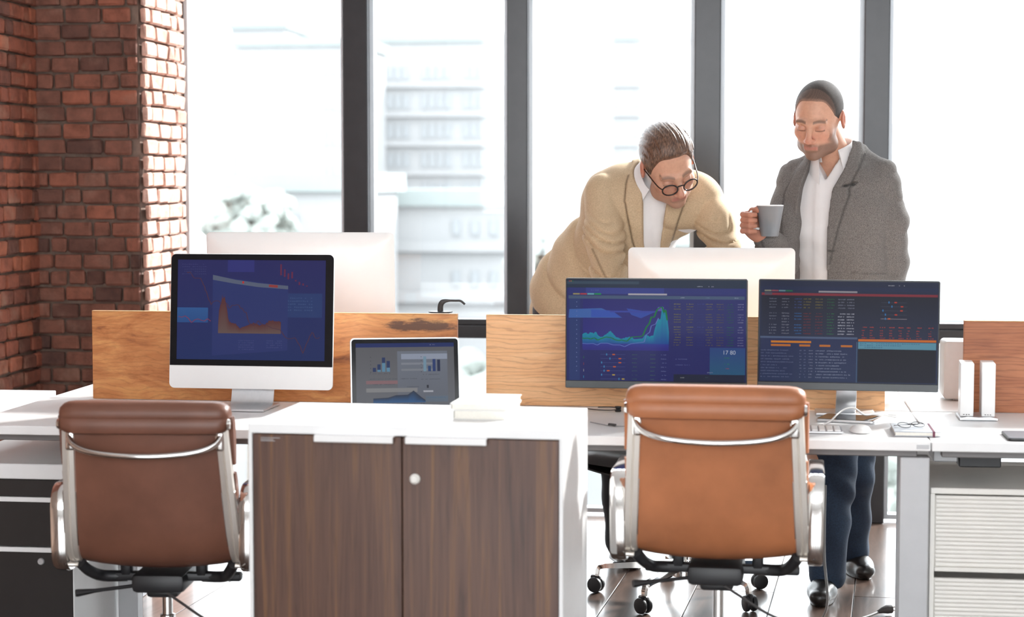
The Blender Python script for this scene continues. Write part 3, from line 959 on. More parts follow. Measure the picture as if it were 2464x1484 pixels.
tp = [(1404, 812), (1404, 806), (1412, 803), (1418, 806), (1424, 800), (1430, 805), (1436, 799), (1440, 806), (1447, 814), (1455, 810), (1462, 807), (1468, 800), (1472, 798), (1480, 807), (1486, 814), (1500, 816), (1508, 814), (1515, 812), (1522, 812), (1530, 818), (1548, 817), (1556, 806), (1566, 810), (1575, 807), (1580, 785), (1586, 766), (1592, 768), (1595, 740), (1597, 737), (1600, 758), (1603, 742), (1608, 765), (1611, 790), (1612, 800)]
tt_ = []
for a, c_ in zip(tp, tp[1:]):
    for k in range(3):
        f = k / 3; tt_.append((U(a[0] + (c_[0] - a[0]) * f), V(a[1] + (c_[1] - a[1]) * f + rr.uniform(-1.4, 1.4))))
tt_.append((U(1612), V(800)))
pc.area(tt_, V(829), srgb(10, 140, 166), srgb(30, 76, 150))
mrect(1404, 829, 1612, 842, srgb(46, 54, 146), srgb(46, 44, 128))
gl = [(1404, 816), (1418, 817), (1425, 819), (1432, 815), (1440, 820), (1448, 817), (1460, 814), (1472, 813), (1480, 818), (1490, 821), (1500, 820), (1512, 822), (1520, 813), (1530, 811), (1540, 811), (1550, 808), (1557, 790), (1565, 778), (1570, 762), (1576, 764), (1583, 746), (1590, 740), (1596, 738), (1600, 752), (1604, 745), (1610, 784)]
g2 = []
for a, c_ in zip(gl, gl[1:]):
    for k in range(3):
        f = k / 3; g2.append((U(a[0] + (c_[0] - a[0]) * f), V(a[1] + (c_[1] - a[1]) * f + rr.uniform(-1, 1))))
pc.line(g2, .009, srgb(14, 116, 60))
pl_ = [(1404, 829), (1415, 830), (1430, 829), (1440, 833), (1448, 828), (1465, 828), (1478, 832), (1495, 832), (1506, 836), (1520, 829), (1540, 826), (1553, 824), (1558, 806), (1566, 800), (1570, 784), (1580, 780), (1587, 765)]
pc.line([(U(a), V(c_)) for a, c_ in pl_], .005, srgb(96, 118, 190))
for col, (cx, c) in enumerate(((1632, srgb(120, 116, 74)), (1662, srgb(112, 108, 80)), (1688, srgb(56, 66, 130)), (1708, srgb(112, 108, 80)), (1734, srgb(100, 96, 74)), (1758, srgb(40, 100, 84)), (1784, srgb(128, 130, 170)))):
    for blk in range(2):
        for k in range(8):
            y = 729 + blk * 56 + k * 6.3
            if (k == 3 and rr.random() < .6): continue
            c2 = c if k == 0 else tuple(v * .72 for v in c[:3]) + (1,)
            pc.text(U(cx - 8), V(y), 6 if col < 6 else 5, .0065, .011, c2, rr)
for k, (b_, o_) in enumerate(((1463, 1480), (1471, 1495), (1451, 1495), (1457, 1482), (1457, 1467), (1451, 1480), (1493, 1503))):
    y = 855 + k * 10
    mrect(1448, y, 1508, y + 1, srgb(66, 76, 128)); mrect(b_ - 1.5, y - 2, b_ + 1, y + 3, srgb(60, 130, 180)); mrect(o_ - 3.5, y - 1, o_ + 3, y + 2, srgb(190, 92, 50) if k < 5 else srgb(180, 156, 70))
    for cx, c in ((1524, srgb(60, 90, 90)), (1568, srgb(64, 92, 90)), (1594, srgb(96, 104, 150))):
        pc.text(U(cx), V(y - 1), 5, .006, .010, c, rr)
for k in range(16):
    mrect(1389, 726 + k * 11.3, 1391, 728 + k * 11.3, srgb(110, 124, 170))
for k, c in enumerate((srgb(40, 100, 70), srgb(120, 60, 80), srgb(150, 150, 160), srgb(50, 130, 170))): mrect(1406.5, 860 + k * 16, 1408, 866 + k * 16, c)
mrect(1710, 836, 1794, 902, srgb(46, 72, 128), srgb(40, 88, 122)); mrect(1624, 902, 1794, 920, srgb(36, 42, 62))
for (x, y, n, c) in ((1628, 865, 12, srgb(84, 90, 140)), (1628, 879, 16, srgb(76, 82, 132)), (1704, 897, 6, srgb(110, 120, 150)), (1700, 909, 5, srgb(60, 80, 90)), (1638, 910, 5, srgb(120, 124, 130)), (1745, 861, 5, srgb(40, 110, 90)), (1745, 876, 5, srgb(40, 120, 90)), (1748, 887, 4, srgb(120, 70, 100)), (1425, 698, 8, srgb(70, 90, 150)), (1640, 715, 4, srgb(140, 150, 170)), (1700, 715, 4, srgb(90, 110, 140)), (1768, 715, 4, srgb(130, 140, 165))):
    pc.text(U(x), V(y - 1.5), n, .0055, .012, c, rr)
o = disp_mesh('display', pc.q, M['screen'], tm1, -.0016); o.matrix_local = bm1
# the large figures on the lit panel
fc = bpy.data.curves.new('figures', 'FONT'); fc.body = '17 80'; fc.size = .0165; fc.align_x = 'CENTER'
fo = bpy.data.objects.new('figures_tmp', fc); COL.objects.link(fo)
bpy.context.view_layer.update()
fm = bpy.data.meshes.new_from_object(fo.evaluated_get(bpy.context.evaluated_depsgraph_get()))
bpy.data.objects.remove(fo)
fm.materials.clear()
ca_ = fm.color_attributes.new('Col', 'FLOAT_COLOR', 'CORNER')
for d_ in ca_.data: d_.color = srgb(176, 184, 204)
px_, pz_ = pc.P(U(1756), V(852))
fm.transform(Matrix.Translation((px_, -.0070, pz_)) @ Matrix.Rotation(R(90), 4, 'X'))
fo = link('figures', fm, M['screen'], tm1); fo.matrix_local = bm1; fo['label'] = 'pale figures 17 80'

pc = Pic(-.507 / 2 + .004, .507 / 2 - .004, .0225, .314 - .004)
def U(px): return (px - 1834) / (2258 - 1834)
def V(py): return (py - 676) / (925 - 676)
mrect(1834, 676, 2258, 925, srgb(36, 42, 66), srgb(40, 50, 78))
mrect(1838, 712, 2256, 815, srgb(32, 34, 46), srgb(42, 48, 72)); mrect(2070, 838, 2254, 922, srgb(30, 31, 38), srgb(34, 36, 48)); mrect(1838, 815, 2066, 922, srgb(40, 48, 84), srgb(44, 56, 88))
mrect(1834, 690, 2258, 700, srgb(36, 44, 74))
for k, c in enumerate((srgb(132, 130, 112), srgb(140, 70, 80), srgb(96, 132, 142), srgb(30, 100, 70))):
    mrect(1845 + k * 17, 699, 1861 + k * 17, 702.5, c)
mrect(1974, 700, 2066, 704, srgb(150, 144, 150)); mrect(1838, 706, 2256, 712, srgb(128, 44, 56)); mrect(1845, 705, 1863, 711, srgb(80, 76, 88))
pc.text(U(2139), V(684), 6, .006, .008, srgb(180, 180, 190), rr); pc.text(U(2164), V(684), 1, .007, .009, srgb(160, 160, 170), rr); pc.text(U(2173), V(684), 2, .006, .009, srgb(160, 160, 170), rr)
for col, (cx, c) in enumerate(((1866, srgb(108, 112, 130)), (1896, srgb(116, 118, 134)), (1926, srgb(64, 82, 140)), (1948, srgb(124, 112, 60)), (1976, srgb(120, 108, 60)), (2004, srgb(44, 104, 66)), (2030, srgb(120, 124, 144)), (2051, srgb(120, 124, 144)))):
    for k in range(13):
        y = 719 + k * 7.1
        if k == 4 or (k == 8 and col in (0, 2)): continue
        c2 = c
        if k >= 5 and col in (3, 4): c2 = srgb(108, 46, 50)
        if k >= 5 and col >= 6: c2 = srgb(168, 170, 184)
        if k >= 5 and col == 2: c2 = srgb(50, 96, 150)
        if k < 5: c2 = tuple(v * .8 for v in c2[:3]) + (1,)
        pc.text(U(cx - 9), V(y), 7, .006, .012, c2, rr)
for k, (b_, o_) in enumerate(((2141, 2157), (2148, 2172), (2127, 2171), (2133, 2158), (2133, 2142))):
    y = 726 + k * 10
    mrect(2122, y, 2184, y + 1, srgb(60, 66, 84) if k < 4 else srgb(150, 140, 150)); mrect(b_ - 1, y - 2.5, b_ + 1.5, y + 2.5, srgb(50, 120, 180)); mrect(o_ - 3, y - 1.3, o_ + 3, y + 1.6, srgb(190, 60, 40) if k < 4 else srgb(210, 100, 50))
for cx in (2084, 2103, 2127, 2149, 2171, 2190, 2213, 2241):
    for k in range(5):
        pc.text(U(cx - 6), V(786 + k * 6.0 + (2 if k else 0)), 5 if k == 0 or k == 4 else 3, .006, .012, srgb(176, 66, 56) if k == 0 else srgb(150, 60, 54), rr)
mrect(1836, 813, 2068, 818, srgb(78, 92, 122)); mrect(2070, 817, 2254, 822.5, srgb(206, 108, 36)); mrect(2070, 824, 2254, 841, srgb(92, 146, 168))
for k in range(3): pc.text(U(2074), V(826 + k * 4.6), 26 - 8 * k, .013, .010, srgb(66, 112, 140), rr)
mrect(1862, 824, 1958, 829, srgb(206, 124, 36))
for x0, x1 in ((1862, 1909), (1930, 1956), (1978, 2004), (2029, 2056)): mrect(x0, 832.5, x1, 837.5, srgb(190, 110, 44))
for k in range(10):
    y = 846 + k * 7.3
    pc.text(U(1838), V(y), int(rr.uniform(16, 34)), .0058, .012, srgb(88, 98, 128), rr)
    pc.text(U(1931), V(y), 2, .006, .012, srgb(100, 108, 134), rr); pc.text(U(1941), V(y), 2, .006, .012, srgb(90, 100, 130), rr); pc.text(U(1953), V(y), 4, .006, .012, srgb(110, 116, 140), rr)
    pc.text(U(1969), V(y), int(rr.uniform(22, 36)), .0058, .012, srgb(120, 128, 152), rr)
mrect(2066, 824, 2068, 924, srgb(70, 96, 126))
o = disp_mesh('display', pc.q, M['screen'], tm2, -.0016); o.matrix_local = bm2

# laptop behind the cabinet
t = thing('laptop', 'open laptop with dark bezel showing bar charts on grey, behind the cabinet', 'laptop', (-0.985, 5.185, ZD), R(15))
wl, dl, hl = .312, .21, .224
b = B(); prism(b, rrect(wl, dl, .012, 5), 0, .012, .003, 2)
bmesh.ops.transform(b, matrix=Matrix.Translation((0, -dl / 2, .012)) @ Matrix.Rotation(R(-90), 4, 'X'), verts=b.verts)
base = done('base', b, M['silver'], t, smooth=40)
b = B()
for r_ in range(5):
    for c in range(13):
        box(b, -.132 + c * .0205, -.132 + c * .0205 + .017, -.045 - r_ * .0195, -.045 - r_ * .0195 + .016, .012, .0132)
kb = done('keys', b, M['black_plastic'], base); kb['kind'] = 'stuff'
lid = Matrix.Translation((0, .0, .012)) @ Matrix.Rotation(R(-13), 4, 'X')
b = B(); prism(b, rrect(wl, hl, .011, 5, 0, hl / 2), .0012, .0065, .001, 1); bmesh.ops.transform(b, matrix=lid, verts=b.verts); done('lid', b, M['silver'], t, smooth=40)
b = B(); prism(b, rrect(wl - .008, hl - .008, .009, 5, 0, hl / 2), 0, .0014); bmesh.ops.transform(b, matrix=lid, verts=b.verts); done('bezel', b, M['black_gloss'], t)
pc = Pic(-wl / 2 + .016, wl / 2 - .016, .013, hl - .016)
g0 = srgb(106, 108, 114)
pc.rect(0, 0, 1, 1, srgb(98, 98, 102), srgb(112, 114, 120)); pc.rect(0, 0, 1, .06, srgb(40, 52, 104)); pc.rect(0, .955, 1, 1, srgb(44, 56, 112))
pc.rect(.42, .12, .93, .80, srgb(116, 122, 134), srgb(108, 112, 122)); pc.rect(.46, .16, .93, .24, srgb(150, 158, 176)); pc.rect(.46, .29, .8, .32, srgb(134, 138, 148)); pc.rect(.46, .38, .8, .41, srgb(130, 134, 142))
pc.rect(.10, .55, .42, .60, srgb(140, 108, 112)); pc.rect(.10, .66, .62, .72, srgb(138, 138, 140))
for k, (a, c_) in enumerate(((.36, .42), (.31, .39), (.21, .29), (.26, .36))):
    pc.rect(.17 + k * .047, a, .203 + k * .047, c_, srgb(44, 60, 100)); pc.rect(.17 + k * .047, c_, .203 + k * .047, .42, srgb(96, 140, 168) if k >= 1 else srgb(44, 60, 100))
for k, (a, c) in enumerate(((.20, srgb(120, 150, 170)), (.34, srgb(50, 74, 118)), (.24, srgb(48, 66, 116)), (.25, srgb(44, 52, 80)))):
    pc.rect(.685 + k * .047, a, .715 + k * .047, .42, c)
for (u, v, n) in ((.14, .44, 16), (.68, .46, 12), (.14, .52, 20), (.66, .53, 14), (.14, .60, 18), (.45, .52, 12), (.5, .64, 10)):
    pc.text(u, v, n, .014, .012, srgb(84, 86, 96), rr)
for k in range(5): pc.rect(.145, .20 + k * .055, .152, .21 + k * .055, srgb(60, 62, 70)); pc.rect(.66, .20 + k * .055, .667, .21 + k * .055, srgb(60, 62, 70))
pc.area([(.17, .81), (.32, .80), (.40, .765), (.52, .76), (.58, .70), (.66, .80), (.70, .84)], .875, srgb(56, 62, 76), srgb(60, 100, 146))
pc.text(.17, .885, 22, .024, .012, srgb(70, 74, 90), rr)
pc.rect(.715, .62, .735, .665, srgb(52, 54, 62)); pc.rect(.68, .70, .78, .725, srgb(176, 178, 186)); pc.rect(.70, .78, .93, .87, srgb(104, 116, 130))
pc.text(.72, .80, 14, .014, .012, srgb(84, 110, 136), rr); pc.text(.74, .02, 5, .014, .016, srgb(120, 126, 150), rr)
o = disp_mesh('display', pc.q, M['screen'], t, -.0004); o.matrix_local = lid

# pale computer tower behind the right monitor
t = thing('computer_tower', 'pale grey rounded computer tower between the right monitor and red oak screen', 'computer', (0.72, 5.86, ZD))
b = B(); prism(b, rrect(.30, .178, .012, 6, 0, .095), 0, .14, .004, 2); done('shell', b, plain('pale_grey_shell', (.52, .53, .54, 1), .4), t, smooth=40)
b = B(); box(b, -.12, .12, .02, .12, 0, .009, .002, 1); done('foot', b, M['grey_metal'], t)

# bent black arm over the left screen
t = thing('bent_arm_stand', 'small black bent metal arm on a round base above the left wooden screen', 'stand', (-1.042, 6.1, ZD))
b = B(); lathe(b, [(0, 0), (.05, 0), (.05, .008), (.012, .014), (.012, .22), (.018, .236), (.04, .243), (.04, .246), (0, .247)], 20); done('base', b, M['black_plastic'], t, smooth=40)
b = B(); pth = smooth_path([(0.0, 0, .243), (.0, 0, .262), (.006, 0, .276), (.022, 0, .2815), (.05, 0, .282), (.068, 0, .281), (.082, 0, .270)], 5)
nn_ = len(pth); sweep(b, pth, rectp(.02, .017, .003), binorm=(0, 1, 0), scale=[1 if k < nn_ * .35 else .42 if k > nn_ * .55 else 1 - .58 * (k - nn_ * .35) / (nn_ * .2) for k in range(nn_)])
done('arm', b, M['black_plastic'], t, smooth=50)

# ------------------------------------------------------------------ small things on the desks
t = thing('drive_stand', 'low silver stand under two upright white drives on the right desk', 'stand', (0.622, 5.44, ZD), 0)
b = B(); sweep(b, [(-.052, 0, .004), (-.03, 0, .008), (0, 0, .006), (.03, 0, .008), (.052, 0, .004)], rectp(.13, .006), binorm=(0, 1, 0)); box(b, -.045, .045, -.05, .05, 0, .004); done('foot_plate', b, M['silver'], t)
for lab, x in (('left of two upright white drives on the silver stand', -.0297), ('right of two upright white drives on the silver stand', .0297)):
    d = thing('external_drive', lab, 'drive', (0.622 + x, 5.44, ZD + .0112), R(-3), 'white drives on the stand')
    b = B(); box(b, -.0185, .0185, -.055, .055, 0, .150, .002, 2); done('case', b, M['white_gloss'], d, smooth=40)
    b = B()
    for k in range(3): box(b, -.010 + k * .007, -.006 + k * .007, -.0555, -.055, .004, .006)
    done('slot', b, M['black_plastic'], d)
t = thing('tablet', 'dark tablet lying on the desk before the right monitor stand', 'tablet', (0.262, 5.345, ZD), R(-16), 'dark tablets on the desks')
b = B(); prism(b, rrect(.165, .130, .010, 5), 0, .008, .002, 2); bmesh.ops.rotate(b, cent=(0, 0, 0), matrix=Matrix.Rotation(R(-90), 3, 'X'), verts=b.verts); bmesh.ops.translate(b, vec=(0, 0, .008), verts=b.verts); done('case', b, M['silver'], t, smooth=40)
b = B(); prism(b, rrect(.160, .125, .008, 5), 0, .001); bmesh.ops.rotate(b, cent=(0, 0, 0), matrix=Matrix.Rotation(R(-90), 3, 'X'), verts=b.verts); bmesh.ops.translate(b, vec=(0, 0, .0088), verts=b.verts); done('screen_glass', b, M['black_gloss'], t)
t = thing('tablet', 'dark grey tablet on the right desk, cut by the picture edge', 'tablet', (0.775, 5.04, ZD), R(0), 'dark tablets on the desks')
b = B(); prism(b, rrect(.25, .155, .010, 5), 0, .007, .002, 2); bmesh.ops.rotate(b, cent=(0, 0, 0), matrix=Matrix.Rotation(R(-90), 3, 'X'), verts=b.verts); bmesh.ops.translate(b, vec=(0, 0, .007), verts=b.verts); done('case', b, M['black_plastic'], t, smooth=40)
b = B(); prism(b, rrect(.244, .149, .008, 5), 0, .001); bmesh.ops.rotate(b, cent=(0, 0, 0), matrix=Matrix.Rotation(R(-90), 3, 'X'), verts=b.verts); bmesh.ops.translate(b, vec=(0, 0, .0078), verts=b.verts); done('screen_glass', b, plain('grey_cover', (.10, .115, .14, 1), .35), t)
t = tag(done('charging_cable', (lambda b: (tube(b, [(0.18, 5.20, ZD + .003), (0.205, 5.235, ZD + .012), (0.225, 5.30, ZD + .022), (0.25, 5.33, ZD + .034), (0.275, 5.34, ZD + .034), (0.30, 5.33, ZD + .018), (0.325, 5.36, ZD + .015), (0.352, 5.40, ZD + .010), (0.385, 5.42, ZD + .003), (0.40, 5.44, ZD + .003), (0.375, 5.455, ZD + .003)], .0026, 8), b)[1])(B()), M['cable_white'], smooth=60), 'white charging cable looping over the tablet by the right monitor', 'cable')
t = thing('keyboard', 'white keyboard behind the right chair, left of the mouse', 'keyboard', (0.095, 5.10, ZD), R(0))
b = B(); box(b, -.135, .135, -.055, .055, 0, .006, .002, 2); done('base', b, M['silver'], t)
kme = B(); box(kme, -.0082, .0082, -.008, .008, 0, .004, .0015, 1); km = bpy.data.meshes.new('key'); kme.to_mesh(km); kme.free(); km.materials.append(M['white_gloss'])
for r_ in range(5):
    for c in range(13):
        link('key', km, None, t, (-.120 + c * .02, -.042 + r_ * .0205, .006))
t = thing('mouse', 'white computer mouse on the middle desk beside the keyboard', 'mouse', (0.278, 5.10, ZD), R(4))
b = B(); lathe(b, [(0, .022), (.012, .021), (.022, .016), (.028, .008), (.029, .002), (.027, 0)], 24); bmesh.ops.scale(b, vec=(1.0, 1.75, .85), verts=b.verts); done('shell', b, M['white_gloss'], t, smooth=60)
b = B(); box(b, -.003, .003, .018, .03, .012, .0165, .001, 1); done('wheel', b, M['grey_metal'], t)
t = thing('notebook', 'silver grey notebook with a dark red elastic band on the middle desk', 'notebook', (0.424, 5.10, ZD), R(0))
b = B(); box(b, -.062, .060, -.085, .085, .011, .0135, .0008, 1); box(b, -.062, .060, -.085, .085, 0, .0025, .0008, 1); done('cover', b, plain('grey_cover_board', (.42, .44, .48, 1), .3), t)
b = B(); box(b, -.059, .058, -.083, .083, .0025, .011); done('page_block', b, M['page'], t)
b = B(); box(b, .038, .044, -.0862, .0862, -.0004, .0145); done('elastic_band', b, plain('dark_red_elastic', (.14, .03, .06, 1), .7), t)
t = thing('eyeglasses', 'folded dark wire eyeglasses lying on the grey notebook', 'eyeglasses', (0.415, 5.10, ZD + .0139), R(25))
b = B()
for s in (-1, 1):
    sweep(b, [(s * .021 + .018 * math.cos(a), .005 + .014 * math.sin(a), .0065 + .005 * math.sin(a)) for a in [2 * PI * k / 18 for k in range(18)]], circ(.0012, 6), closed=True)
tube(b, [(-.004, .008, .0085), (0, .010, .0105), (.004, .008, .0085)], .0011, 6, 4)
done('frame', b, M['cable_dark'], t, smooth=60)
b = B(); tube(b, [(-.039, .005, .007), (-.02, .020, .005), (.035, .030, .002)], .0011, 6, 6); tube(b, [(.039, .005, .007), (.02, .026, .005), (-.035, .036, .002)], .0011, 6, 6); done('temple', b, M['cable_dark'], t, smooth=60)
t = thing('earphones', 'dark earphone cord with a round winder on the desk left of the right chair', 'earphones', (0, 0, 0))
b = B(); tube(b, [(-.55, 5.38, ZD + .003), (-.515, 5.49, ZD + .003), (-.47, 5.47, ZD + .003), (-.43, 5.462, ZD + .003), (-.404, 5.462, ZD + .006), (-.40, 5.50, ZD + .004), (-.43, 5.54, ZD + .003), (-.47, 5.535, ZD + .003)], .0016, 6); done('cord', b, M['cable_dark'], t, smooth=60)
b = B(); lathe(b, [(0, 0), (.009, 0), (.010, .003), (.006, .007), (.010, .012), (.009, .015), (0, .015)], 16, Matrix.Translation((-.404, 5.455, ZD + .001))); done('winder', b, M['black_plastic'], t, smooth=40)
b = B(); tube(b, [(-.462, 5.19, ZD + .002), (-.43, 5.15, ZD + .002), (-.395, 5.115, ZD + .002), (-.35, 5.12, ZD + .002), (-.33, 5.2, ZD + .002)], .0013, 6); done('cord', b, M['cable_grey'], t, smooth=60)
b = B(); sweep(b, [(-.405, 5.124, ZD + .0045), (-.385, 5.112, ZD + .0045)], circ(.0042, 10)); done('inline_remote', b, M['cable_dark'], t, smooth=40)
# ------------------------------------------------------------------ pedestals under the desks
t = thing('pedestal', 'cream pedestal with horizontally ribbed fronts under the right desk', 'pedestal', (0.457, 5.0, 0))
Wp, Dp, Hp = .50, .50, .598
b = B(); box(b, 0, Wp, 0, Dp, Hp - .016, Hp, .002, 1); done('pedestal_top', b, M['cream'], t)
for x0 in (0, Wp - .012):
    b = B(); box(b, x0, x0 + .012, 0, Dp, 0.02, Hp - .016, .001, 1); done('side_panel', b, M['cream'], t)
b = B(); box(b, .012, Wp - .012, Dp - .012, Dp, .02, Hp - .016); done('back_panel', b, M['cream'], t)
b = B(); box(b, .02, Wp - .02, .03, Dp - .03, 0, .02); done('plinth', b, M['grey_metal'], t)
slat = B()
pr = [(0, 0), (0, .0112), (-.003, .0106), (-.0052, .0080), (-.0056, .005), (-.004, .0015), (-.002, 0)]
ts = bmesh.new()
a = [ts.verts.new((.016, y + .012, z)) for y, z in pr]; c = [ts.verts.new((Wp - .016, y + .012, z)) for y, z in pr]
ts.faces.new(a); ts.faces.new(c[::-1])
for i in range(len(pr)): ts.faces.new((a[i], c[i], c[(i + 1) % len(pr)], a[(i + 1) % len(pr)]))
bmesh.ops.recalc_face_normals(ts, faces=ts.faces[:])
sm = bpy.data.meshes.new('slat'); ts.to_mesh(sm); ts.free(); slat.free(); sm.materials.append(M['cream'])
for (zt_, n) in ((.577, 17), (.356, 22)):
    b = B(); zb_ = zt_ - n * .0112 - .012
    box(b, .013, Wp - .013, .012, .022, zb_, zt_, .001, 1); box(b, .013, Wp - .013, .001, .012, zb_, zb_ + .0115, .002, 1)
    d = done('drawer', b, M['cream'], t)
    for k in range(n):
        link('slat', sm, None, d, (0, 0, zt_ - .0112 * (k + 1)))

t = thing('pedestal', 'white pedestal with dark drawers under the left desk', 'pedestal', (-2.30, 5.0, 0))
Wp, Dp, Hp = .395, .50, .612
b = B(); box(b, 0, Wp, 0, Dp, Hp - .043, Hp, .002, 1); done('pedestal_top', b, M['white_edge'], t)
for x0 in (0, Wp - .012):
    b = B(); box(b, x0, x0 + .012, 0.006, Dp, 0.0, Hp - .043, .001, 1); done('side_panel', b, M['white_edge'], t)
b = B(); box(b, .012, Wp - .012, Dp - .012, Dp, .02, Hp - .043); done('back_panel', b, M['white_edge'], t)
for k, (z1, z0) in enumerate(((.568, .519), (.504, .377), (.361, .03))):
    b = B(); box(b, .003, Wp - .003, 0.004, .02, z0, z1 - .001, .001, 1); d = done('drawer', b, M['drawer_dark'], t)
    if k: 
        b = B(); box(b, .003, Wp - .003, .0, .02, z1, z1 + .0135, .001, 1); h = done('pull_strip', b, M['white_edge'], d); h['label'] = 'white finger pull strip'
b = B(); lathe(b, [(0, .006), (.008, .006), (.010, .003), (.010, 0)], 16, Matrix.Translation((.300, .004, .335)) @ Matrix.Rotation(R(90), 4, 'X')); done('lock', b, M['grey_metal'], t, smooth=40)

# socket on the grey leg of the desk behind
t = thing('floor_socket', 'grey socket box with a small dark port under the left desk', 'socket box', (-2.093, 6.065, 0))
b = B(); box(b, -.034, .034, -.02, .02, 0.0, .085, .002, 1); done('box', b, plain('blue_grey_metal', (.22, .225, .25, 1), .45), t)
b = B(); box(b, -.016, .016, -.0215, -.0195, .025, .036, .0005, 1); p_ = done('port', b, M['black_plastic'], t)
b = B(); box(b, -.009, -.005, -.0222, -.0214, .028, .033); box(b, .004, .009, -.0222, -.0214, .028, .033); done('pin', b, M['silver'], p_)

# ------------------------------------------------------------------ chairs
def make_chair(label, lth, loc, rz, lift=0.0, base_rot=0.3, group='ribbed aluminium office chairs', frame=None):
    t = thing('office_chair', label, 'chair', loc, rz, group)
    fr = frame or M['polished']
    L = lift
    # side profile of the sling, y forward, z up
    prof = [(-.085, .905), (-.075, .86), (-.055, .76), (-.030, .65), (-.008, .57), (.018, .522), (.060, .498), (.12, .492), (.25, .503), (.38, .515), (.45, .505)]
    prof = [(p.x, p.z + L) for p in smooth_path([(y, 0, z) for y, z in prof], 5)]
    def hw(z):   # half width of the sling
        f = min(1, max(0, (z - L - .50) / .4))
        return .204 - .020 * f
    b = B()
    n = len(prof)
    tb = bmesh.new()
    rows = []
    for i, (y, z) in enumerate(prof):
        row = []
        w = hw(z)
        for k in range(9):
            u = -1 + 2 * k / 8
            sag = .018 * (1 - u * u)
            d0 = prof[max(i - 1, 0)]; d1 = prof[min(i + 1, n - 1)]
            dy, dz = d1[0] - d0[0], d1[1] - d0[1]
            ln = math.hypot(dy, dz) or 1
            # the sling bellies back and down
            row.append(tb.verts.new((u * w, y + dz / ln * sag, z - dy / ln * sag)))
        rows.append(row)
    for r0, r1 in zip(rows, rows[1:]):
        for k in range(8): tb.faces.new((r0[k], r0[k + 1], r1[k + 1], r1[k]))
    bmesh.ops.recalc_face_normals(tb, faces=tb.faces[:])
    bmesh.ops.solidify(tb, geom=tb.faces[:], thickness=.006)
    add(b, tb)
    done('sling', b, lth, t, smooth=60)
    # side rails: double ribbed bar following the profile
    for s in (-1, 1):
        b = B()
        path = [(s * (hw(z) + .009), y, z) for y, z in prof[1:]]
        rib = [(-.0165, -.009), (-.0145, -.014), (-.003, -.015), (0, -.011), (.003, -.015), (.0145, -.014), (.0165, -.009), (.0165, .009), (-.0165, .009)]
        sweep(b, path, [(a_, -b_) for a_, b_ in rib], binorm=(1, 0, 0))
        r_ = done('side_rail', b, fr, t, smooth=35)
        # mid sleeve, shinier
        b = B()
        seg = [(s * (hw(z) + .009), y, z) for y, z in prof if .545 < z - L < .70 and y < .1]
        sweep(b, seg, [(-.0178, -.012), (-.0158, -.017), (-.002, -.018), (0, -.013), (.002, -.018), (.0158, -.017), (.0178, -.012), (.0178, .011), (-.0178, .011)][::-1], binorm=(1, 0, 0))
        sl = done('sleeve', b, M['chrome'], r_, smooth=35)
    # soft pads on the front
    def pad(i0, i1, th, name='pad'):
        tb = bmesh.new()
        seg = prof[i0:i1]
        m = len(seg)
        rings = []
        for j, (y, z) in enumerate(seg):
            d0 = seg[max(j - 1, 0)]; d1 = seg[min(j + 1, m - 1)]
            dy, dz = d1[0] - d0[0], d1[1] - d0[1]
            ln = math.hypot(dy, dz) or 1
            ny, nz = -dz / ln, dy / ln
            f = math.sin(PI * min(1, max(0, (j + .25) / (m - .5)))) ** .45
            hh = th * f
            wv = .222
            ring = []
            for (u, v) in ((-1, .0), (-1.01, .5), (-.97, .92), (-.6, 1.0), (0, 1.02), (.6, 1.0), (.97, .92), (1.01, .5), (1, .0)):
                ring.append(tb.verts.new((u * wv, y + ny * (.004 + hh * v), z + nz * (.004 + hh * v))))
            rings.append(ring)
        for r0, r1 in zip(rings, rings[1:]):
            for k in range(8): tb.faces.new((r0[k], r0[k + 1], r1[k + 1], r1[k]))
            tb.faces.new((r0[8], r0[0], r1[0], r1[8]))
        tb.faces.new(rings[0]); tb.faces.new(rings[-1])
        bmesh.ops.recalc_face_normals(tb, faces=tb.faces[:])
        b = B(); add(b, tb)
        done(name, b, lth, t, smooth=50)
    pad(3, 11, .045); pad(11, 19, .045); pad(19, 27, .04); pad(30, 40, .045); pad(40, 50, .045)
    # rolled top pad that wraps over the frame
    b = B()
    tb = bmesh.new()
    sec = [(-.044, .848), (-.050, .862), (-.0475, .878), (-.044, .884), (-.047, .890), (-.044, .908), (-.030, .922), (-.005, .926), (.020, .920), (.036, .900), (.038, .875), (.030, .852), (.012, .843), (-.020, .842)]
    xs_ = [(-.216, .45), (-.213, .66), (-.206, .82), (-.194, .94), (-.175, 1.0), (-.1, 1.02), (0, 1.02), (.1, 1.02), (.175, 1.0), (.194, .94), (.206, .82), (.213, .66), (.216, .45)]
    rings = []
    for x, s_ in xs_:
        rings.append([tb.verts.new((x, -.070 + y * s_, L + .885 + (z - .885) * s_ - .003 * (1 - abs(x) / .214) * 0)) for y, z in sec])
    for r0, r1 in zip(rings, rings[1:]):
        for k in range(len(sec)): tb.faces.new((r0[k], r0[(k + 1) % len(sec)], r1[(k + 1) % len(sec)], r1[k]))
    tb.faces.new(rings[0]); tb.faces.new(rings[-1])
    bmesh.ops.recalc_face_normals(tb, faces=tb.faces[:])
    add(b, tb)
    hp = done('top_roll', b, lth, t, smooth=50)
    for s in (-1, 1):
        b = B(); lathe(b, [(0, .007), (.012, .006), (.015, 0)], 14, Matrix.Translation((s * .213, -.093, L + .869)) @ Matrix.Rotation(R(90 * s), 4, 'Y'))
        done('end_cap', b, M['chrome'], hp, smooth=40)
    # bowed cross bar behind the back
    b = B()
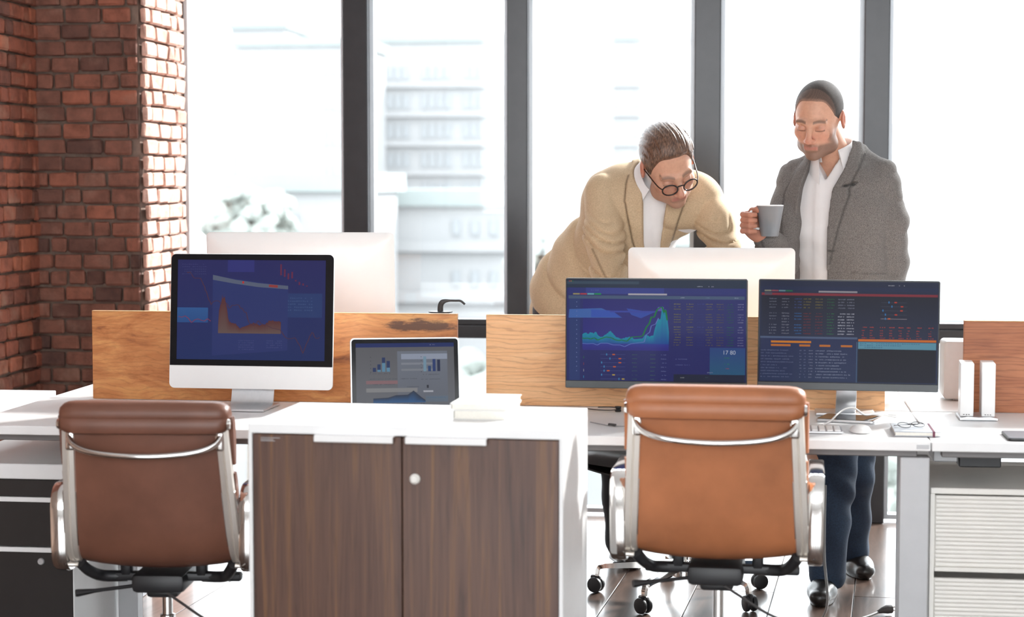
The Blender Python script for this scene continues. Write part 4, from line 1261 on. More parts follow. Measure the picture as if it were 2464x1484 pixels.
    tube(b, [(-.196, -.075, L + .850), (-.180, -.095, L + .818), (-.12, -.113, L + .798), (0, -.120, L + .790), (.12, -.113, L + .798), (.180, -.095, L + .818), (.196, -.075, L + .850)], .0085, 10, 6)
    for s in (-1, 1):
        box(b, s * .190 - .012, s * .190 + .012, -.090, -.058, L + .80, L + .85, .006, 2)
    done('cross_bar', b, M['chrome'], t, smooth=60)
    # arm loops
    for s in (-1, 1):
        b = B()
        pts = [(y, z) for y, z in rrect(.33, .215, .055, 7, .150, .585 + L)]
        sweep(b, [(s * (.243 + .010 * (z - L - .585)), y, z) for y, z in pts], [(-.019, -.006), (-.015, -.0085), (.015, -.0085), (.019, -.006), (.019, .006), (.015, .0085), (-.015, .0085), (-.019, .006)], binorm=(1, 0, 0), closed=True)
        arm = done('armrest', b, M['chrome'], t, smooth=40)
        for (y, z) in ((.0, .615 + L), (.03, .485 + L)):
            b = B(); sweep(b, [(s * .205, y, z), (s * .215, y, z), (s * .232, y, z), (s * .240, y, z)], circ(.008, 10), scale=[.9, .7, .9, 1.3])
            done('peg', b, fr, arm, smooth=60)
    # mechanism
    bl = M['black_plastic']
    b = B()
    box(b, -.185, .205, .10, .135, .428 + L, .450 + L, .006, 2); box(b, -.075, .065, .05, .24, .405 + L, .455 + L, .014, 2); box(b, -.045, .040, .09, .20, .385 + L, .41 + L, .010, 2)
    done('mechanism', b, bl, t, smooth=40)
    for s in (-1, 1):
        b = B()
        tube(b, [(s * .20, .03, .490 + L), (s * .185, .055, .465 + L), (s * .16, .10, .442 + L), (s * .10, .12, .438 + L)], .015, 8, 5)
        box(b, s * .10 - .014, s * .10 + .014, .1, .13, .44 + L, .50 + L, .004, 1)
        done('bracket', b, bl, t, smooth=50)
    b = B(); sweep(b, [(-.05, .07, .425 + L), (-.14, .03, .420 + L), (-.16, .02, .419 + L), (-.20, .0, .417 + L), (-.205, -.002, .417 + L)], circ(.006, 8, .005), scale=[1, 1, 1.1, 2.0, 1.9]); lv = done('lever', b, bl, t, smooth=50)
    b = B(); tube(b, [(.02, .06, .405 + L), (.06, .04, .385 + L), (.13, .01, .35 + L), (.21, -.01, .325 + L)], .0035, 6, 6); sweep(b, [(.19, -.008, .330 + L), (.215, -.012, .322 + L), (.25, -.018, .315 + L)], circ(.006, 8), scale=[.8, 1.1, 1.0]); done('control_cable', b, M['cable_dark'], t, smooth=60)
    b = B(); lathe(b, [(0, .40 + L), (.0135, .40 + L), (.0135, .26), (.020, .258), (.020, .10), (0, .10)], 20, Matrix.Translation((0, .145, 0))); done('gas_column', b, M['chrome'], t, smooth=40)
    # five star base with twin casters
    bs = B(); lathe(bs, [(0, .125), (.035, .125), (.040, .115), (.040, .075), (.034, .07), (0, .07)], 24, Matrix.Translation((0, .145, 0)))
    hub = done('base_hub', bs, M['chrome'], t, smooth=40)
    for k in range(5):
        a_ = base_rot + k * 2 * PI / 5
        mt = Matrix.Translation((0, .145, 0)) @ Matrix.Rotation(a_, 4, 'Z')
        b = B()
        pth = [(.025, 0, .112), (.15, 0, .103), (.265, 0, .094), (.288, 0, .088), (.295, 0, .075), (.296, 0, .058)]
        sweep(b, pth, [(-.016, -.009), (-.010, .011), (.010, .011), (.016, -.009)], binorm=(0, 1, 0), scale=[1.25, 1, .8, .72, .66, .6])
        bmesh.ops.transform(b, matrix=mt, verts=b.verts)
        sp = done('base_arm', b, M['chrome'], t, smooth=30)
        b = B()
        mw = mt @ Matrix.Translation((.300, 0, .0275)) @ Matrix.Rotation(a_ * 3.7 + .6, 4, 'Z')
        for s in (-1, 1):
            lathe(b, [(0, .008), (.018, .0085), (.0255, .006), (.0275, 0), (.0255, -.006), (0, -.007)], 18, mw @ Matrix.Translation((0, s * .0125, 0)) @ Matrix.Rotation(R(90), 4, 'X'))
        box(b, -.020, .016, -.007, .007, -.002, .032, .004, 1, mw)
        done('caster', b, M['black_plastic'], sp, smooth=40)
    return t
make_chair('tan leather chair with chrome arms before the two dark monitors', M['tan_leather'], (-0.097, 4.60, 0), R(-1.5), -.012, .55)
make_chair('darker brown leather chair with chrome arms at the left desk', M['brown_leather'], (-1.535, 4.60, 0), R(5), -.072, .2)
make_chair('black leather chair turned sideways on the far side of the middle desk', M['black_leather'], (-0.15, 6.41, 0), R(140), -.045, R(30.8 - 140))

# cords on the floor
t = thing('power_cord', 'grey power cord with a plug hanging behind the right chair and lying on the floor', 'cord')
b = B(); tube(b, [(.205, 5.62, .50), (.203, 5.58, .30), (.215, 5.62, .14), (.19, 5.85, .02), (.17, 6.0, .0045), (.22, 5.93, .0045), (.33, 6.02, .0045), (.40, 6.10, .012)], .0042, 8, 8); done('cord', b, M['cable_grey'], t, smooth=60)
b = B(); sweep(b, [(.395, 6.095, .012), (.41, 6.105, .016), (.425, 6.112, .018), (.44, 6.12, .018)], circ(.014, 10), scale=[.35, .7, 1, 1]); p_ = done('plug', b, M['cable_dark'], t, smooth=50)
b = B()
for dz in (.006, -.005): tube(b, [(.438, 6.119, .018 + dz), (.462, 6.128, .018 + dz)], .0022, 6, 0)
done('pin', b, M['chrome'], p_)
# ------------------------------------------------------------------ people: bodies grown from smooth distance fields
import openvdb

def V3(*a): return np.array(a, dtype=np.float32)
def smin(a, b, k):
    if k <= 0: return np.minimum(a, b)
    h = np.maximum(k - np.abs(a - b), 0) / k
    return np.minimum(a, b) - h * h * k * 0.25
def smax(a, b, k): return -smin(-a, -b, k)

class Field:
    def __init__(s, lo, hi, res):
        s.lo = np.array(lo, np.float32); s.res = res
        s.n = [int(math.ceil((hi[i] - lo[i]) / res)) + 1 for i in range(3)]
        s.D = np.full(s.n, 0.08, np.float32)
    def win(s, lo, hi):
        a = [max(0, int((lo[i] - s.lo[i]) / s.res)) for i in range(3)]
        b = [min(s.n[i], int((hi[i] - s.lo[i]) / s.res) + 2) for i in range(3)]
        sl = tuple(slice(a[i], max(a[i], b[i])) for i in range(3))
        ax = [s.lo[i] + s.res * np.arange(sl[i].start, sl[i].stop, dtype=np.float32) for i in range(3)]
        return sl, ax[0][:, None, None], ax[1][None, :, None], ax[2][None, None, :]
    def op(s, f, lo, hi, k=0.0, mode='u'):
        m = 0.03 + k
        sl, x, y, z = s.win([v - m for v in lo], [v + m for v in hi])
        if min(q.stop - q.start for q in sl) <= 0: return
        d = f(x, y, z)
        if mode == 'u': s.D[sl] = smin(s.D[sl], d, k)
        elif mode == 's': s.D[sl] = smax(s.D[sl], -d, k)
    def everywhere(s, f):
        sl, x, y, z = s.win(s.lo, s.lo + s.res * np.array(s.n))
        s.D = f(s.D, x, y, z).astype(np.float32)
    def cap(s, a, b, ra, rb, k=0.02, mode='u', flat=None):
        a = np.array(a, np.float32); b = np.array(b, np.float32); ab = b - a; L2 = float(ab @ ab) or 1e-9
        def f(x, y, z):
            px, py, pz = x - a[0], y - a[1], z - a[2]
            t = np.clip((px * ab[0] + py * ab[1] + pz * ab[2]) / L2, 0, 1)
            qx, qy, qz = px - t * ab[0], py - t * ab[1], pz - t * ab[2]
            r = ra + (rb - ra) * t
            if flat is not None:
                e, sc = flat
                h = qx * e[0] + qy * e[1] + qz * e[2]
                return (np.sqrt(qx * qx + qy * qy + qz * qz + h * h * (sc * sc - 1)) - r) / (1 + (sc - 1) * .35)
            return np.sqrt(qx * qx + qy * qy + qz * qz) - r
        R_ = max(ra, rb)
        s.op(f, np.minimum(a, b) - R_, np.maximum(a, b) + R_, k, mode)
    def ell(s, c, r, M3=None, k=0.02, mode='u'):
        """M3: rows are the ellipsoid's own axes in world space"""
        c = np.array(c, np.float32); A = np.eye(3, dtype=np.float32) if M3 is None else np.array(M3, np.float32)
        def f(x, y, z):
            px, py, pz = x - c[0], y - c[1], z - c[2]
            q = [(A[i][0] * px + A[i][1] * py + A[i][2] * pz) / r[i] for i in range(3)]
            k0 = np.sqrt(q[0] ** 2 + q[1] ** 2 + q[2] ** 2)
            k1 = np.sqrt((q[0] / r[0]) ** 2 + (q[1] / r[1]) ** 2 + (q[2] / r[2]) ** 2) + 1e-6
            return k0 * (k0 - 1) / k1
        m = max(r)
        s.op(f, c - m, c + m, k, mode)
    def chain(s, pts, rs, k=0.02, mode='u', flat=None):
        for i in range(len(pts) - 1):
            s.cap(pts[i], pts[i + 1], rs[i], rs[i + 1], k, mode, flat)
    def mesh(s):
        g = openvdb.FloatGrid(0.08)
        g.copyFromArray(s.D)
        p, tri, quad = g.convertToPolygons(isovalue=0.0, adaptivity=0.0)
        return p.astype(np.float32) * s.res + s.lo, tri, quad

def mesh_from(name, parts, mat, parent, color=None, loc=None, smooth_it=2):
    """parts: [(points, tris, quads)] joined into one mesh; colour(points) -> rgba"""
    vs, fs, n = [], [], 0
    for p, tri, quad in parts:
        vs.append(p)
        fs += [tuple(int(v) + n for v in f) for f in tri] + [tuple(int(v) + n for v in f) for f in quad]
        n += len(p)
    P = np.concatenate(vs)
    me = bpy.data.meshes.new(name)
    off = np.array(loc if loc is not None else (0, 0, 0), np.float32)
    me.from_pydata((P - off).tolist(), [], [f[::-1] for f in fs])
    bm = bmesh.new(); bm.from_mesh(me)
    for _ in range(smooth_it):
        bmesh.ops.smooth_vert(bm, verts=bm.verts, factor=0.5, use_axis_x=True, use_axis_y=True, use_axis_z=True)
    bmesh.ops.recalc_face_normals(bm, faces=bm.faces[:])
    bm.to_mesh(me); bm.free()
    if color is not None:
        c = color(P)
        at = me.color_attributes.new('Col', 'FLOAT_COLOR', 'POINT')
        at.data.foreach_set('color', np.ascontiguousarray(c, np.float32).ravel())
    me.shade_smooth()
    return link(name, me, mat, parent)

def attr_mat(name, rough, speck=None, bump=None, sss=0.0, streak=None):
    t = NT(name)
    at = t.n('ShaderNodeAttribute', attribute_name='Col')
    c = at.outputs['Color']
    v = t.coords()
    if speck:
        sc, amt = speck
        f = t.noise(v, sc, 2, 0.8)
        c = t.mix(1.0, c, t.ramp(f, [(0.36, (1 - amt, 1 - amt, 1 - amt, 1)), (0.64, (1 + amt, 1 + amt, 1 + amt, 1))]), 'MULTIPLY')
    t.l(c, t.b.inputs['Base Color'])
    t.set(Roughness=rough)
    if bump:
        t.bump(t.noise(v, bump[0], 3), bump[1], 0.0015)
    if sss:
        t.b.inputs['Subsurface Weight'].default_value = sss
        t.b.inputs['Subsurface Radius'].default_value = (0.012, 0.004, 0.002)
        t.b.inputs['Subsurface Scale'].default_value = 0.4
    return t.m

M['skin'] = attr_mat('skin', 0.5, (60, .05), (300, .08), 0.15)
M['corduroy'] = attr_mat('tan_corduroy', 0.85, (260, .12), (220, .25))
M['tweed'] = attr_mat('grey_tweed', 0.9, (420, .42), (300, .3))
M['shirt'] = plain('white_shirt', (0.78, 0.76, 0.76, 1), 0.75, var=.03, bump=.1)
M['jeans'] = attr_mat('blue_denim', 0.8, (200, .2), (240, .2))
M['dark_trousers'] = plain('black_trousers', (0.016, 0.016, 0.018, 1), 0.8, var=.15)
M['shoe'] = plain('black_shoe_leather', (0.018, 0.015, 0.014, 1), 0.32, var=.2, coat=.1)
M['hair_crop'] = attr_mat('cropped_dark_hair', .7, (900, .35), (900, .6))
def hair_mat(name, c0, c1):
    t = NT(name)
    v = t.coords((120, 10, 30))
    f = t.noise(v, 3, 4, .6, .4)
    t.l(t.ramp(f, [(0.35, c0), (0.7, c1)]), t.b.inputs['Base Color'])
    t.set(Roughness=0.38)
    t.bump(f, .6, .002)
    return t.m
M['hair_brown'] = hair_mat('slicked_brown_hair', srgb(58, 40, 32), srgb(132, 100, 80))

def sm01(x, a, b):
    t = np.clip((x - a) / (b - a), 0, 1)
    return t * t * (3 - 2 * t)
def blend(c, col, w):
    w = w[:, None]
    return c * (1 - w) + np.array(col, np.float32)[None, :] * w

def head_parts(ear_tilt=0.0):
    """head in its own frame: face towards -y, crown +z, centre between the ears"""
    F = Field((-.105, -.145, -.20), (.105, .125, .14), .0024)
    F.ell((0, .014, .032), (.0745, .094, .086), k=.0)
    F.ell((0, -.030, -.030), (.061, .064, .084), k=.03)
    F.ell((0, -.034, -.078), (.049, .050, .038), k=.03)
    F.ell((0, -.078, -.102), (.021, .017, .015), k=.022)
    for s in (-1, 1):
        F.ell((s * .041, -.062, -.026), (.021, .020, .019), k=.02)
        F.ell((s * .050, -.020, -.082), (.014, .026, .018), k=.025)
        F.cap((s * .012, -.090, .013), (s * .044, -.078, .014), .0095, .008, k=.012)
        F.ell((s * .031, -.102, -.004), (.0175, .014, .0105), k=.010, mode='s')
        F.ell((s * .031, -.0815, -.005), (.0145, .0135, .0115), k=.003)
        F.cap((s * .019, -.094, -.0085), (s * .043, -.088, -.0085), .0024, .0020, k=.003)
    F.cap((0, -.090, .008), (0, -.1155, -.036), .0078, .0105, k=.012)
    F.ell((0, -.117, -.039), (.0105, .0095, .0085), k=.008)
    for s in (-1, 1):
        F.ell((s * .0125, -.104, -.0425), (.0085, .010, .0072), k=.007)
        F.ell((s * .007, -.108, -.0505), (.0035, .005, .003), k=.003, mode='s')
    F.cap((-.020, -.088, -.0655), (.020, -.088, -.0655), .0060, .0060, k=.008)
    F.cap((-.017, -.0885, -.0745), (.017, -.0885, -.0745), .0066, .0066, k=.008)
    F.ell((0, -.098, -.0660), (.006, .005, .004), k=.006)
    F.cap((-.024, -.0985, -.0700), (.024, -.0985, -.0700), .0019, .0019, k=.003, mode='s')
    for s in (-1, 1):
        Rm = Matrix.Rotation(s * R(18), 3, 'Z') @ Matrix.Rotation(R(-12), 3, 'X')
        F.ell((s * .0785, .012, -.006), (.0085, .0185, .031), np.array(Rm.transposed()), k=.006)
        F.ell((s * .0865, .006, -.003), (.0050, .0100, .0185), np.array(Rm.transposed()), k=.004, mode='s')
    return F

def to_world(parts, M4):
    A = np.array(M4, np.float32)
    return [(p @ A[:3, :3].T + A[:3, 3], t, q) for p, t, q in parts]

SK = np.array([.60, .33, .225, 1], np.float32)
def face_colour(beard, brow):
    def f(P):   # P in the head's own frame
        x, y, z = P[:, 0], P[:, 1], P[:, 2]
        c = np.repeat(SK[None, :], len(P), 0)
        c = blend(c, (.56, .22, .15, 1), .5 * np.exp(-((np.abs(x) - .04) ** 2 + (z + .035) ** 2) / .0006) * (y < -.03))
        c = blend(c, (.55, .20, .14, 1), .6 * np.exp(-(x ** 2 + (z + .038) ** 2) / .0003) * (y < -.09))
        c = blend(c, (.52, .16, .11, 1), .6 * ((np.abs(x) > .074) & (z < .03) & (z > -.05)))
        lip = np.exp(-((z + .0700) / .0075) ** 4) * (np.abs(x) < .023) * (y < -.080)
        c = blend(c, (.40, .13, .11, 1), .7 * lip)
        bz = sm01(-z, .052, .066) * (1 - .9 * lip) * sm01(-y, -.03, .01)
        side = sm01(-z, .0, .05) * sm01(np.abs(x), .045, .060) * sm01(-y, -.012, .01) * (y > -.075)
        bw = np.clip(np.maximum(bz, side), 0, 1) * (z > -.14)
        c = blend(c, (.10, .062, .046, 1), beard * bw)
        arch = .0165 + .003 * np.sin(np.clip((np.abs(x) - .012) / .035, 0, 1) * PI)
        bm_ = np.exp(-((z - arch) / .0046) ** 4) * (np.abs(x) > .012) * (np.abs(x) < .050) * (y < -.060)
        c = blend(c, (.07, .045, .032, 1), brow * bm_)
        lash = np.exp(-((z + .0115) / .0024) ** 2) * (np.abs(x) > .017) * (np.abs(x) < .045) * (y < -.070)
        c = blend(c, (.05, .03, .025, 1), .85 * lash)
        lid = np.exp(-((z + .001) / .010) ** 2) * np.exp(-((np.abs(x) - .031) / .016) ** 2) * (y < -.070)
        c = blend(c, (.44, .20, .15, 1), .45 * lid)
        return c
    return f

def hair_field(th, line, wave=0.0, grow=None):
    F = Field((-.12, -.135, -.13), (.12, .16, .17), .0026)
    F.ell((0, .014, .032), (.0745 + th, .094 + th, .086 + th), k=0)
    ys = [p[0] for p in line]; zs = [p[1] for p in line]
    def f(D, x, y, z):
        zl = np.interp((y + 0 * z).ravel(), ys, zs).reshape((1, -1, 1)).astype(np.float32) if False else np.interp(y.ravel(), ys, zs).astype(np.float32)[None, :, None]
        # hairline dips towards the middle of the forehead, recedes at the temples
        t = np.abs(x) / .07
        zl = zl + np.where(y < -.035, .012 * np.clip(1 - np.abs(t - .62) / .4, 0, 1) , 0)
        if wave:
            D = D + wave * np.sin(x * 420 + 2.0 * np.sin(y * 40)) * np.cos(x * 150 + z * 25) + wave * .5 * np.sin(x * 800 + y * 60)
        if grow is not None:
            D = D + grow(x, y, z)
        return smax(D, (zl - z) * .75, .006)
    F.everywhere(f)
    # keep clear of the ears
    for s in (-1, 1):
        F.ell((s * .085, .010, -.012), (.022, .022, .034), k=.006, mode='s')
    return F

def finger(F, pts, r0, r1, k=.004):
    n = len(pts)
    F.chain(pts, [r0 + (r1 - r0) * i / (n - 1) for i in range(n)], k)

def collar_mesh(name, M4, r, h, drop, point, parent, gap=R(32), mat=None):
    """folded shirt collar around a neck axis: back at +y, opening at -y"""
    b = bmesh.new()
    n = 36
    rows = []
    for i in range(n + 1):
        a = -PI + gap + (2 * PI - 2 * gap) * i / n          # angle measured from the back (+y)
        fr = (abs(a) / (PI - gap)) ** 2.2
        cx, cy = math.sin(a), math.cos(a)
        zt = h * (1 - .35 * fr)
        d = drop + point * fr ** 2
        ring = [(r, 0.0), (r * 1.0, zt), (r + .004, zt + .003), (r + .010 + .004 * fr, zt - .004), (r + .016 + .022 * fr, zt - d)]
        rows.append([b.verts.new((cx * q * (1 if cy > 0 else 1.0), cy * q * (1.0 if cy > 0 else 1.12), z)) for q, z in ring])
    for r0, r1 in zip(rows, rows[1:]):
        for k in range(4): b.faces.new((r0[k], r1[k], r1[k + 1], r0[k + 1]))
    bmesh.ops.recalc_face_normals(b, faces=b.faces[:])
    bmesh.ops.solidify(b, geom=b.faces[:], thickness=.0025)
    bmesh.ops.transform(b, matrix=M4, verts=b.verts)
    return done(name, b, mat or M['shirt'], parent, smooth=50)

def frame_of(zax, yhint):
    z = Vector(zax).normalized(); y = Vector(yhint); y = (y - z * y.dot(z)).normalized(); x = y.cross(z)
    return Matrix((x, y, z)).transposed()

def shoe(name, M4, parent):
    F = Field((-.07, -.20, -.01), (.07, .13, .14), .004)
    F.chain([(0, -.135, .030), (0, -.07, .036), (0, .02, .045), (0, .075, .042)], [.036, .043, .038, .036], .03, flat=((0, 0, 1), 1.25))
    F.cap((0, .05, .05), (0, .06, .095), .040, .042, .03)
    F.everywhere(lambda D, x, y, z: smax(D, .008 - z, .004))
    F.op(lambda x, y, z: np.maximum(np.maximum(np.sqrt((x / .9) ** 2 + np.where(y < -.06, (y + .06) / 2.2, np.where(y > .05, (y - .05) / 1.4, 0)) ** 2) - .044, z - .014), -z), (-.05, -.17, 0), (.05, .12, .014), .003)
    F.cap((-.03, -.062, .068), (.03, -.062, .068), .0035, .0035, .004)
    return mesh_from(name, to_world([F.mesh()], M4), M['shoe'], parent, None, smooth_it=1)

# ------------------------------------------------------------------ the standing man with the mug
def standing_man():
    a = R(20)
    f = np.array((-math.sin(a), -math.cos(a), 0)); l = np.array((math.cos(a), -math.sin(a), 0)); C0 = np.array((.268, 6.45, 0))
    def T(u, v, z): return C0 + u * l + v * f + np.array((0, 0, z))
    root = thing('person', 'man standing in grey tweed jacket and white shirt, looking down, holding a mug', 'person', (.268, 6.45, 0))
    W = []
    HM = Matrix.Translation((.197, 6.375, 1.618)) @ Matrix.Rotation(R(-19), 4, 'Z') @ Matrix.Rotation(R(3), 4, 'Y') @ Matrix.Rotation(R(21), 4, 'X') @ Matrix.Scale(1.03, 4)
    HF = head_parts()
    hp = HF.mesh()
    head = to_world([hp], HM)
    cols = [face_colour(.72, .7)(hp[0])]
    # trunk, neck, limbs under the clothes
    Bd = Field((-.10, 6.05, .03), (.60, 7.0, 1.62), .007)
    nk = HM @ Vector((0, .022, -.045))
    Bd.cap(nk, T(0, -.025, 1.435), .056, .060, .01)
    Bd.chain([T(0, -.01, 1.40), T(0, 0, 1.28), T(0, 0, 1.08), T(0, -.01, .95)], [.055, .07, .07, .08], .03)
    Bd.cap(T(-.13, 0, 1.385), T(.13, 0, 1.385), .035, .035, .02)
    el_r, wr_r = np.array((.075, 6.345, 1.135)), np.array((.022, 6.165, 1.225))
    el_l, wr_l = T(.185, -.035, 1.13), T(.185, .05, .90)
    Bd.chain([T(-.14, 0, 1.385), el_r, wr_r], [.036, .034, .026], .015)
    Bd.chain([T(.14, 0, 1.385), el_l, wr_l], [.036, .034, .026], .015)
    an_r, kn_r, hip_r = np.array((.242, 6.335, .10)), np.array((.225, 6.36, .50)), T(-.085, 0, .92)
    an_l, kn_l, hip_l = np.array((.345, 6.76, .10)), np.array((.335, 6.56, .50)), T(.085, 0, .92)
    Bd.chain([hip_r, kn_r, an_r], [.085, .052, .038], .03); Bd.chain([hip_l, kn_l, an_l], [.085, .052, .038], .03)
    bp = Bd.mesh(); cols.append(np.repeat(SK[None, :], len(bp[0]), 0))
    # the hand round the mug's handle
    mug = np.array((.0365, 6.115, 1.277))
    hc = mug + np.array((-.060, .004, -.004))
    Hd = Field(hc - .075, hc + .085, .0022)
    for k in range(4):
        z = .0265 - k * .0178
        o = (.000, .002, .000, -.003)[k]; s_ = (1.0, 1.06, 1.02, .88)[k]
        pts = [hc + np.array(q) for q in ((.006, .030, z + .002), (-.026 * s_ + o, .012, z + .001), (-.027 * s_ + o, -.020 * s_, z), (-.006, -.033 * s_, z - .001), (.013, -.024 * s_, z - .001))]
        finger(Hd, pts, .0098, .0078, .003)
    Hd.chain([hc + np.array((.012, .030, .018)), hc + np.array((.010, .032, -.026)), wr_r * .35 + (hc + np.array((.012, .03, -.03))) * .65, wr_r], [.022, .024, .024, .026], .02)
    finger(Hd, [hc + np.array(q) for q in ((.012, .022, .012), (.004, .006, .038), (.020, -.012, .043), (.034, -.020, .036))], .0125, .0085, .006)
    h2 = Hd.mesh(); cols.append(np.repeat(np.array([[.50, .22, .145, 1]], np.float32), len(h2[0]), 0))
    hl = T(.185, .06, .86)
    Hl = Field(np.minimum(hl, wr_l) - .09, np.maximum(hl, wr_l) + .07, .003)
    Hl.chain([wr_l, hl + np.array((0, 0, -.01)), hl + np.array((0, 0, -.04))], [.026, .030, .030], .015, flat=(tuple(l), 1.5))
    for k in range(4):
        v = -.028 + k * .019
        p0 = hl + f * v + np.array((0, 0, -.045)); ln = (.9, 1, 1.06, .95)[k]
        finger(Hl, [p0, p0 + np.array((-.004, 0, -.032 * ln)), p0 - l * .012 + np.array((0, 0, -.056 * ln)), p0 - l * .024 + np.array((0, 0, -.072 * ln))], .0092, .0072)
    finger(Hl, [hl + f * .020, hl + f * .040 - l * .012 + np.array((0, 0, -.03)), hl + f * .040 - l * .022 + np.array((0, 0, -.062))], .012, .008)
    h3 = Hl.mesh(); cols.append(np.repeat(SK[None, :], len(h3[0]), 0))
    allc = np.concatenate(cols)
    inv = root.matrix_world.inverted() if False else Matrix.Translation((-.268, -6.45, 0))
    PR = Holder(root, inv)
    PR.add('body', head + [bp, h2, h3], M['skin'], lambda P: allc)
    # hair: cropped, receding
    hf = hair_field(.0022, [(-.14, .098), (-.075, .092), (-.055, .066), (-.038, .022), (-.024, -.030), (.0, -.032), (.02, .0), (.04, -.045), (.07, -.075), (.13, -.08)])
    hm_ = hf.mesh()
    def hc_(P_):
        P = hm_[0]; x, y, z = P[:, 0], P[:, 1], P[:, 2]
        zl = np.interp(y, [-.14, -.075, -.055, -.038, -.024, .0, .13], [.098, .092, .066, .022, -.03, -.032, -.08]) + np.where(y < -.035, .012 * np.clip(1 - np.abs(np.abs(x) / .07 - .62) / .4, 0, 1), 0)
        w = sm01(z - zl, -.002, .022) * .75 + .25 * (y > -.03)
        n = np.sin(x * 900 + y * 700) * np.sin(z * 1100 + x * 300) * .12
        return blend(np.repeat(np.array([[.30, .17, .12, 1]], np.float32), len(P), 0), (.040, .030, .026, 1), np.clip(w + n, 0, 1))
    PR.add('hair', to_world([hm_], HM), M['hair_crop'], hc_)
    # shirt
    Sh = Field((-.05, 6.15, .80), (.56, 6.75, 1.56), .0055)
    lev = np.array([(.80, .165, .112), (.95, .165, .115), (1.08, .155, .110), (1.2, .160, .112), (1.32, .168, .114), (1.40, .150, .095), (1.45, .105, .080), (1.485, .070, .068), (1.56, .062, .062)])
    def torso(lev, dv=0.0, pw=2.3):
        def g(x, y, z):
            px, py = x - C0[0], y - C0[1]
            u = px * l[0] + py * l[1]; v = px * f[0] + py * f[1] + dv
            A_ = np.interp(z.ravel(), lev[:, 0], lev[:, 1]).astype(np.float32)[None, None, :]; B_ = np.interp(z.ravel(), lev[:, 0], lev[:, 2]).astype(np.float32)[None, None, :]
            k0 = (np.abs(u / A_) ** pw + np.abs(v / B_) ** pw) ** (1 / pw)
            return (k0 - 1) * np.minimum(A_, B_) * .85
        return g
    Sh.op(torso(lev), (-.05, 6.15, .80), (.56, 6.75, 1.54), 0)
    def sf(D, x, y, z):
        px, py = x - C0[0], y - C0[1]
        u = px * l[0] + py * l[1]
        D = D + .0028 * np.sin(34 * z + 24 * u + 3 * np.sin(11 * z)) * np.clip((1.42 - z) * 5, 0, 1)
        D = D - .003 * np.exp(-((u + .035) / .016) ** 4)
        v = px * f[0] + py * f[1]
        D = smax(D, -np.maximum(np.abs(u + .018) - .020 - .55 * np.clip(z - 1.445, -.05, .08), .0 - v), .003)
        return smax(smax(D, z - 1.515, .004), .82 - z, .004)
    Sh.everywhere(sf)
    PR.add('shirt', [Sh.mesh()], M['shirt'])
    ax = np.array(nk) - T(0, -.03, 1.44)
    CM = Matrix.Translation(Vector(T(-.014, .008, 1.490))) @ frame_of((ax[0] * .4, ax[1] * .4, ax[2]), -f - .12 * l).to_4x4()
    PR.put(collar_mesh('shirt_collar', CM, .067, .046, .050, .050, None, R(26)))
    # jacket
    J = Field((-.06, 6.05, .76), (.60, 6.80, 1.56), .0045)
    jl = np.array([(.76, .200, .140), (.95, .196, .138), (1.08, .184, .130), (1.2, .186, .130), (1.32, .192, .132), (1.40, .176, .116), (1.44, .135, .104), (1.475, .100, .096), (1.51, .088, .092), (1.55, .082, .086)])
    J.op(torso(jl), (-.06, 6.05, .76), (.60, 6.80, 1.54), 0)
    J.ell(T(0, -.01, 1.418), (.198, .085, .058), [l, f, (0, 0, 1)], k=.05)
    for s in (-1, 1): J.cap(T(s * .070, -.025, 1.482), T(s * .130, -.010, 1.448), .036, .040, .03)
    def jf(D, x, y, z):
        px, py = x - C0[0], y - C0[1]
        u = px * l[0] + py * l[1]; v = px * f[0] + py * f[1]
        front = sm01(v, .0, .04)
        # open front: narrow between the lapels
        zz = np.interp(z.ravel(), [.76, 1.10, 1.25, 1.38, 1.45, 1.52], [-.112, -.104, -.108, -.098, -.080, -.066]).astype(np.float32)[None, None, :]
        zr = np.interp(z.ravel(), [.76, 1.10, 1.25, 1.38, 1.45, 1.52], [.012, .004, .006, .018, .052, .066]).astype(np.float32)[None, None, :]
        wl_ = np.interp(z.ravel(), [1.10, 1.15, 1.36, 1.40, 1.47, 1.52], [0, .012, .058, .050, .040, .03]).astype(np.float32)[None, None, :]
        lap = front * (z > 1.11) * (((u > zr) & (u < zr + wl_)) | ((u < zz) & (u > zz - wl_)))
        notch = front * (np.abs(z - (1.395 + .25 * (np.abs(u) - .07))) < .005) * (np.abs(u - .075) < .02)
        D = D - .007 * lap + .009 * notch
        D = D + .0022 * np.sin(30 * z + 18 * u) * np.clip((1.36 - z) * 6, 0, 1)
        pocket = front * (np.abs(z - (1.097 - .05 * (u - .13))) < .004) * (np.abs(u - .135) < .05)
        D = D - .004 * pocket
        opening = np.maximum(np.maximum(zz - u, u - zr), .012 - v)
        D = smax(D, -opening, .004)
        # hollow round the neck
        hole = np.sqrt((u / .079) ** 2 + ((v - .012) / .082) ** 2) * .080 - .080
        D = smax(D, z - 1.535 - .15 * v, .004)
        hole = np.maximum(hole, 1.43 - z)
        return smax(smax(D, -hole, .004), .80 - z, .005)
    J.everywhere(jf)
    A2 = Field((-.06, 6.05, .76), (.60, 6.80, 1.56), .0045)
    A2.chain([T(-.154, -.005, 1.422), (T(-.158, -.005, 1.405) + el_r) / 2 + np.array((-.012, 0, 0)), el_r, el_r * .4 + wr_r * .6, wr_r + np.array((.006, .012, -.008))], [.060, .060, .057, .048, .044], .025)
    A2.chain([T(.148, -.005, 1.425), (T(.155, 0, 1.405) + el_l) / 2 + l * .006, el_l - l * .008, wr_l], [.058, .058, .054, .046], .025)
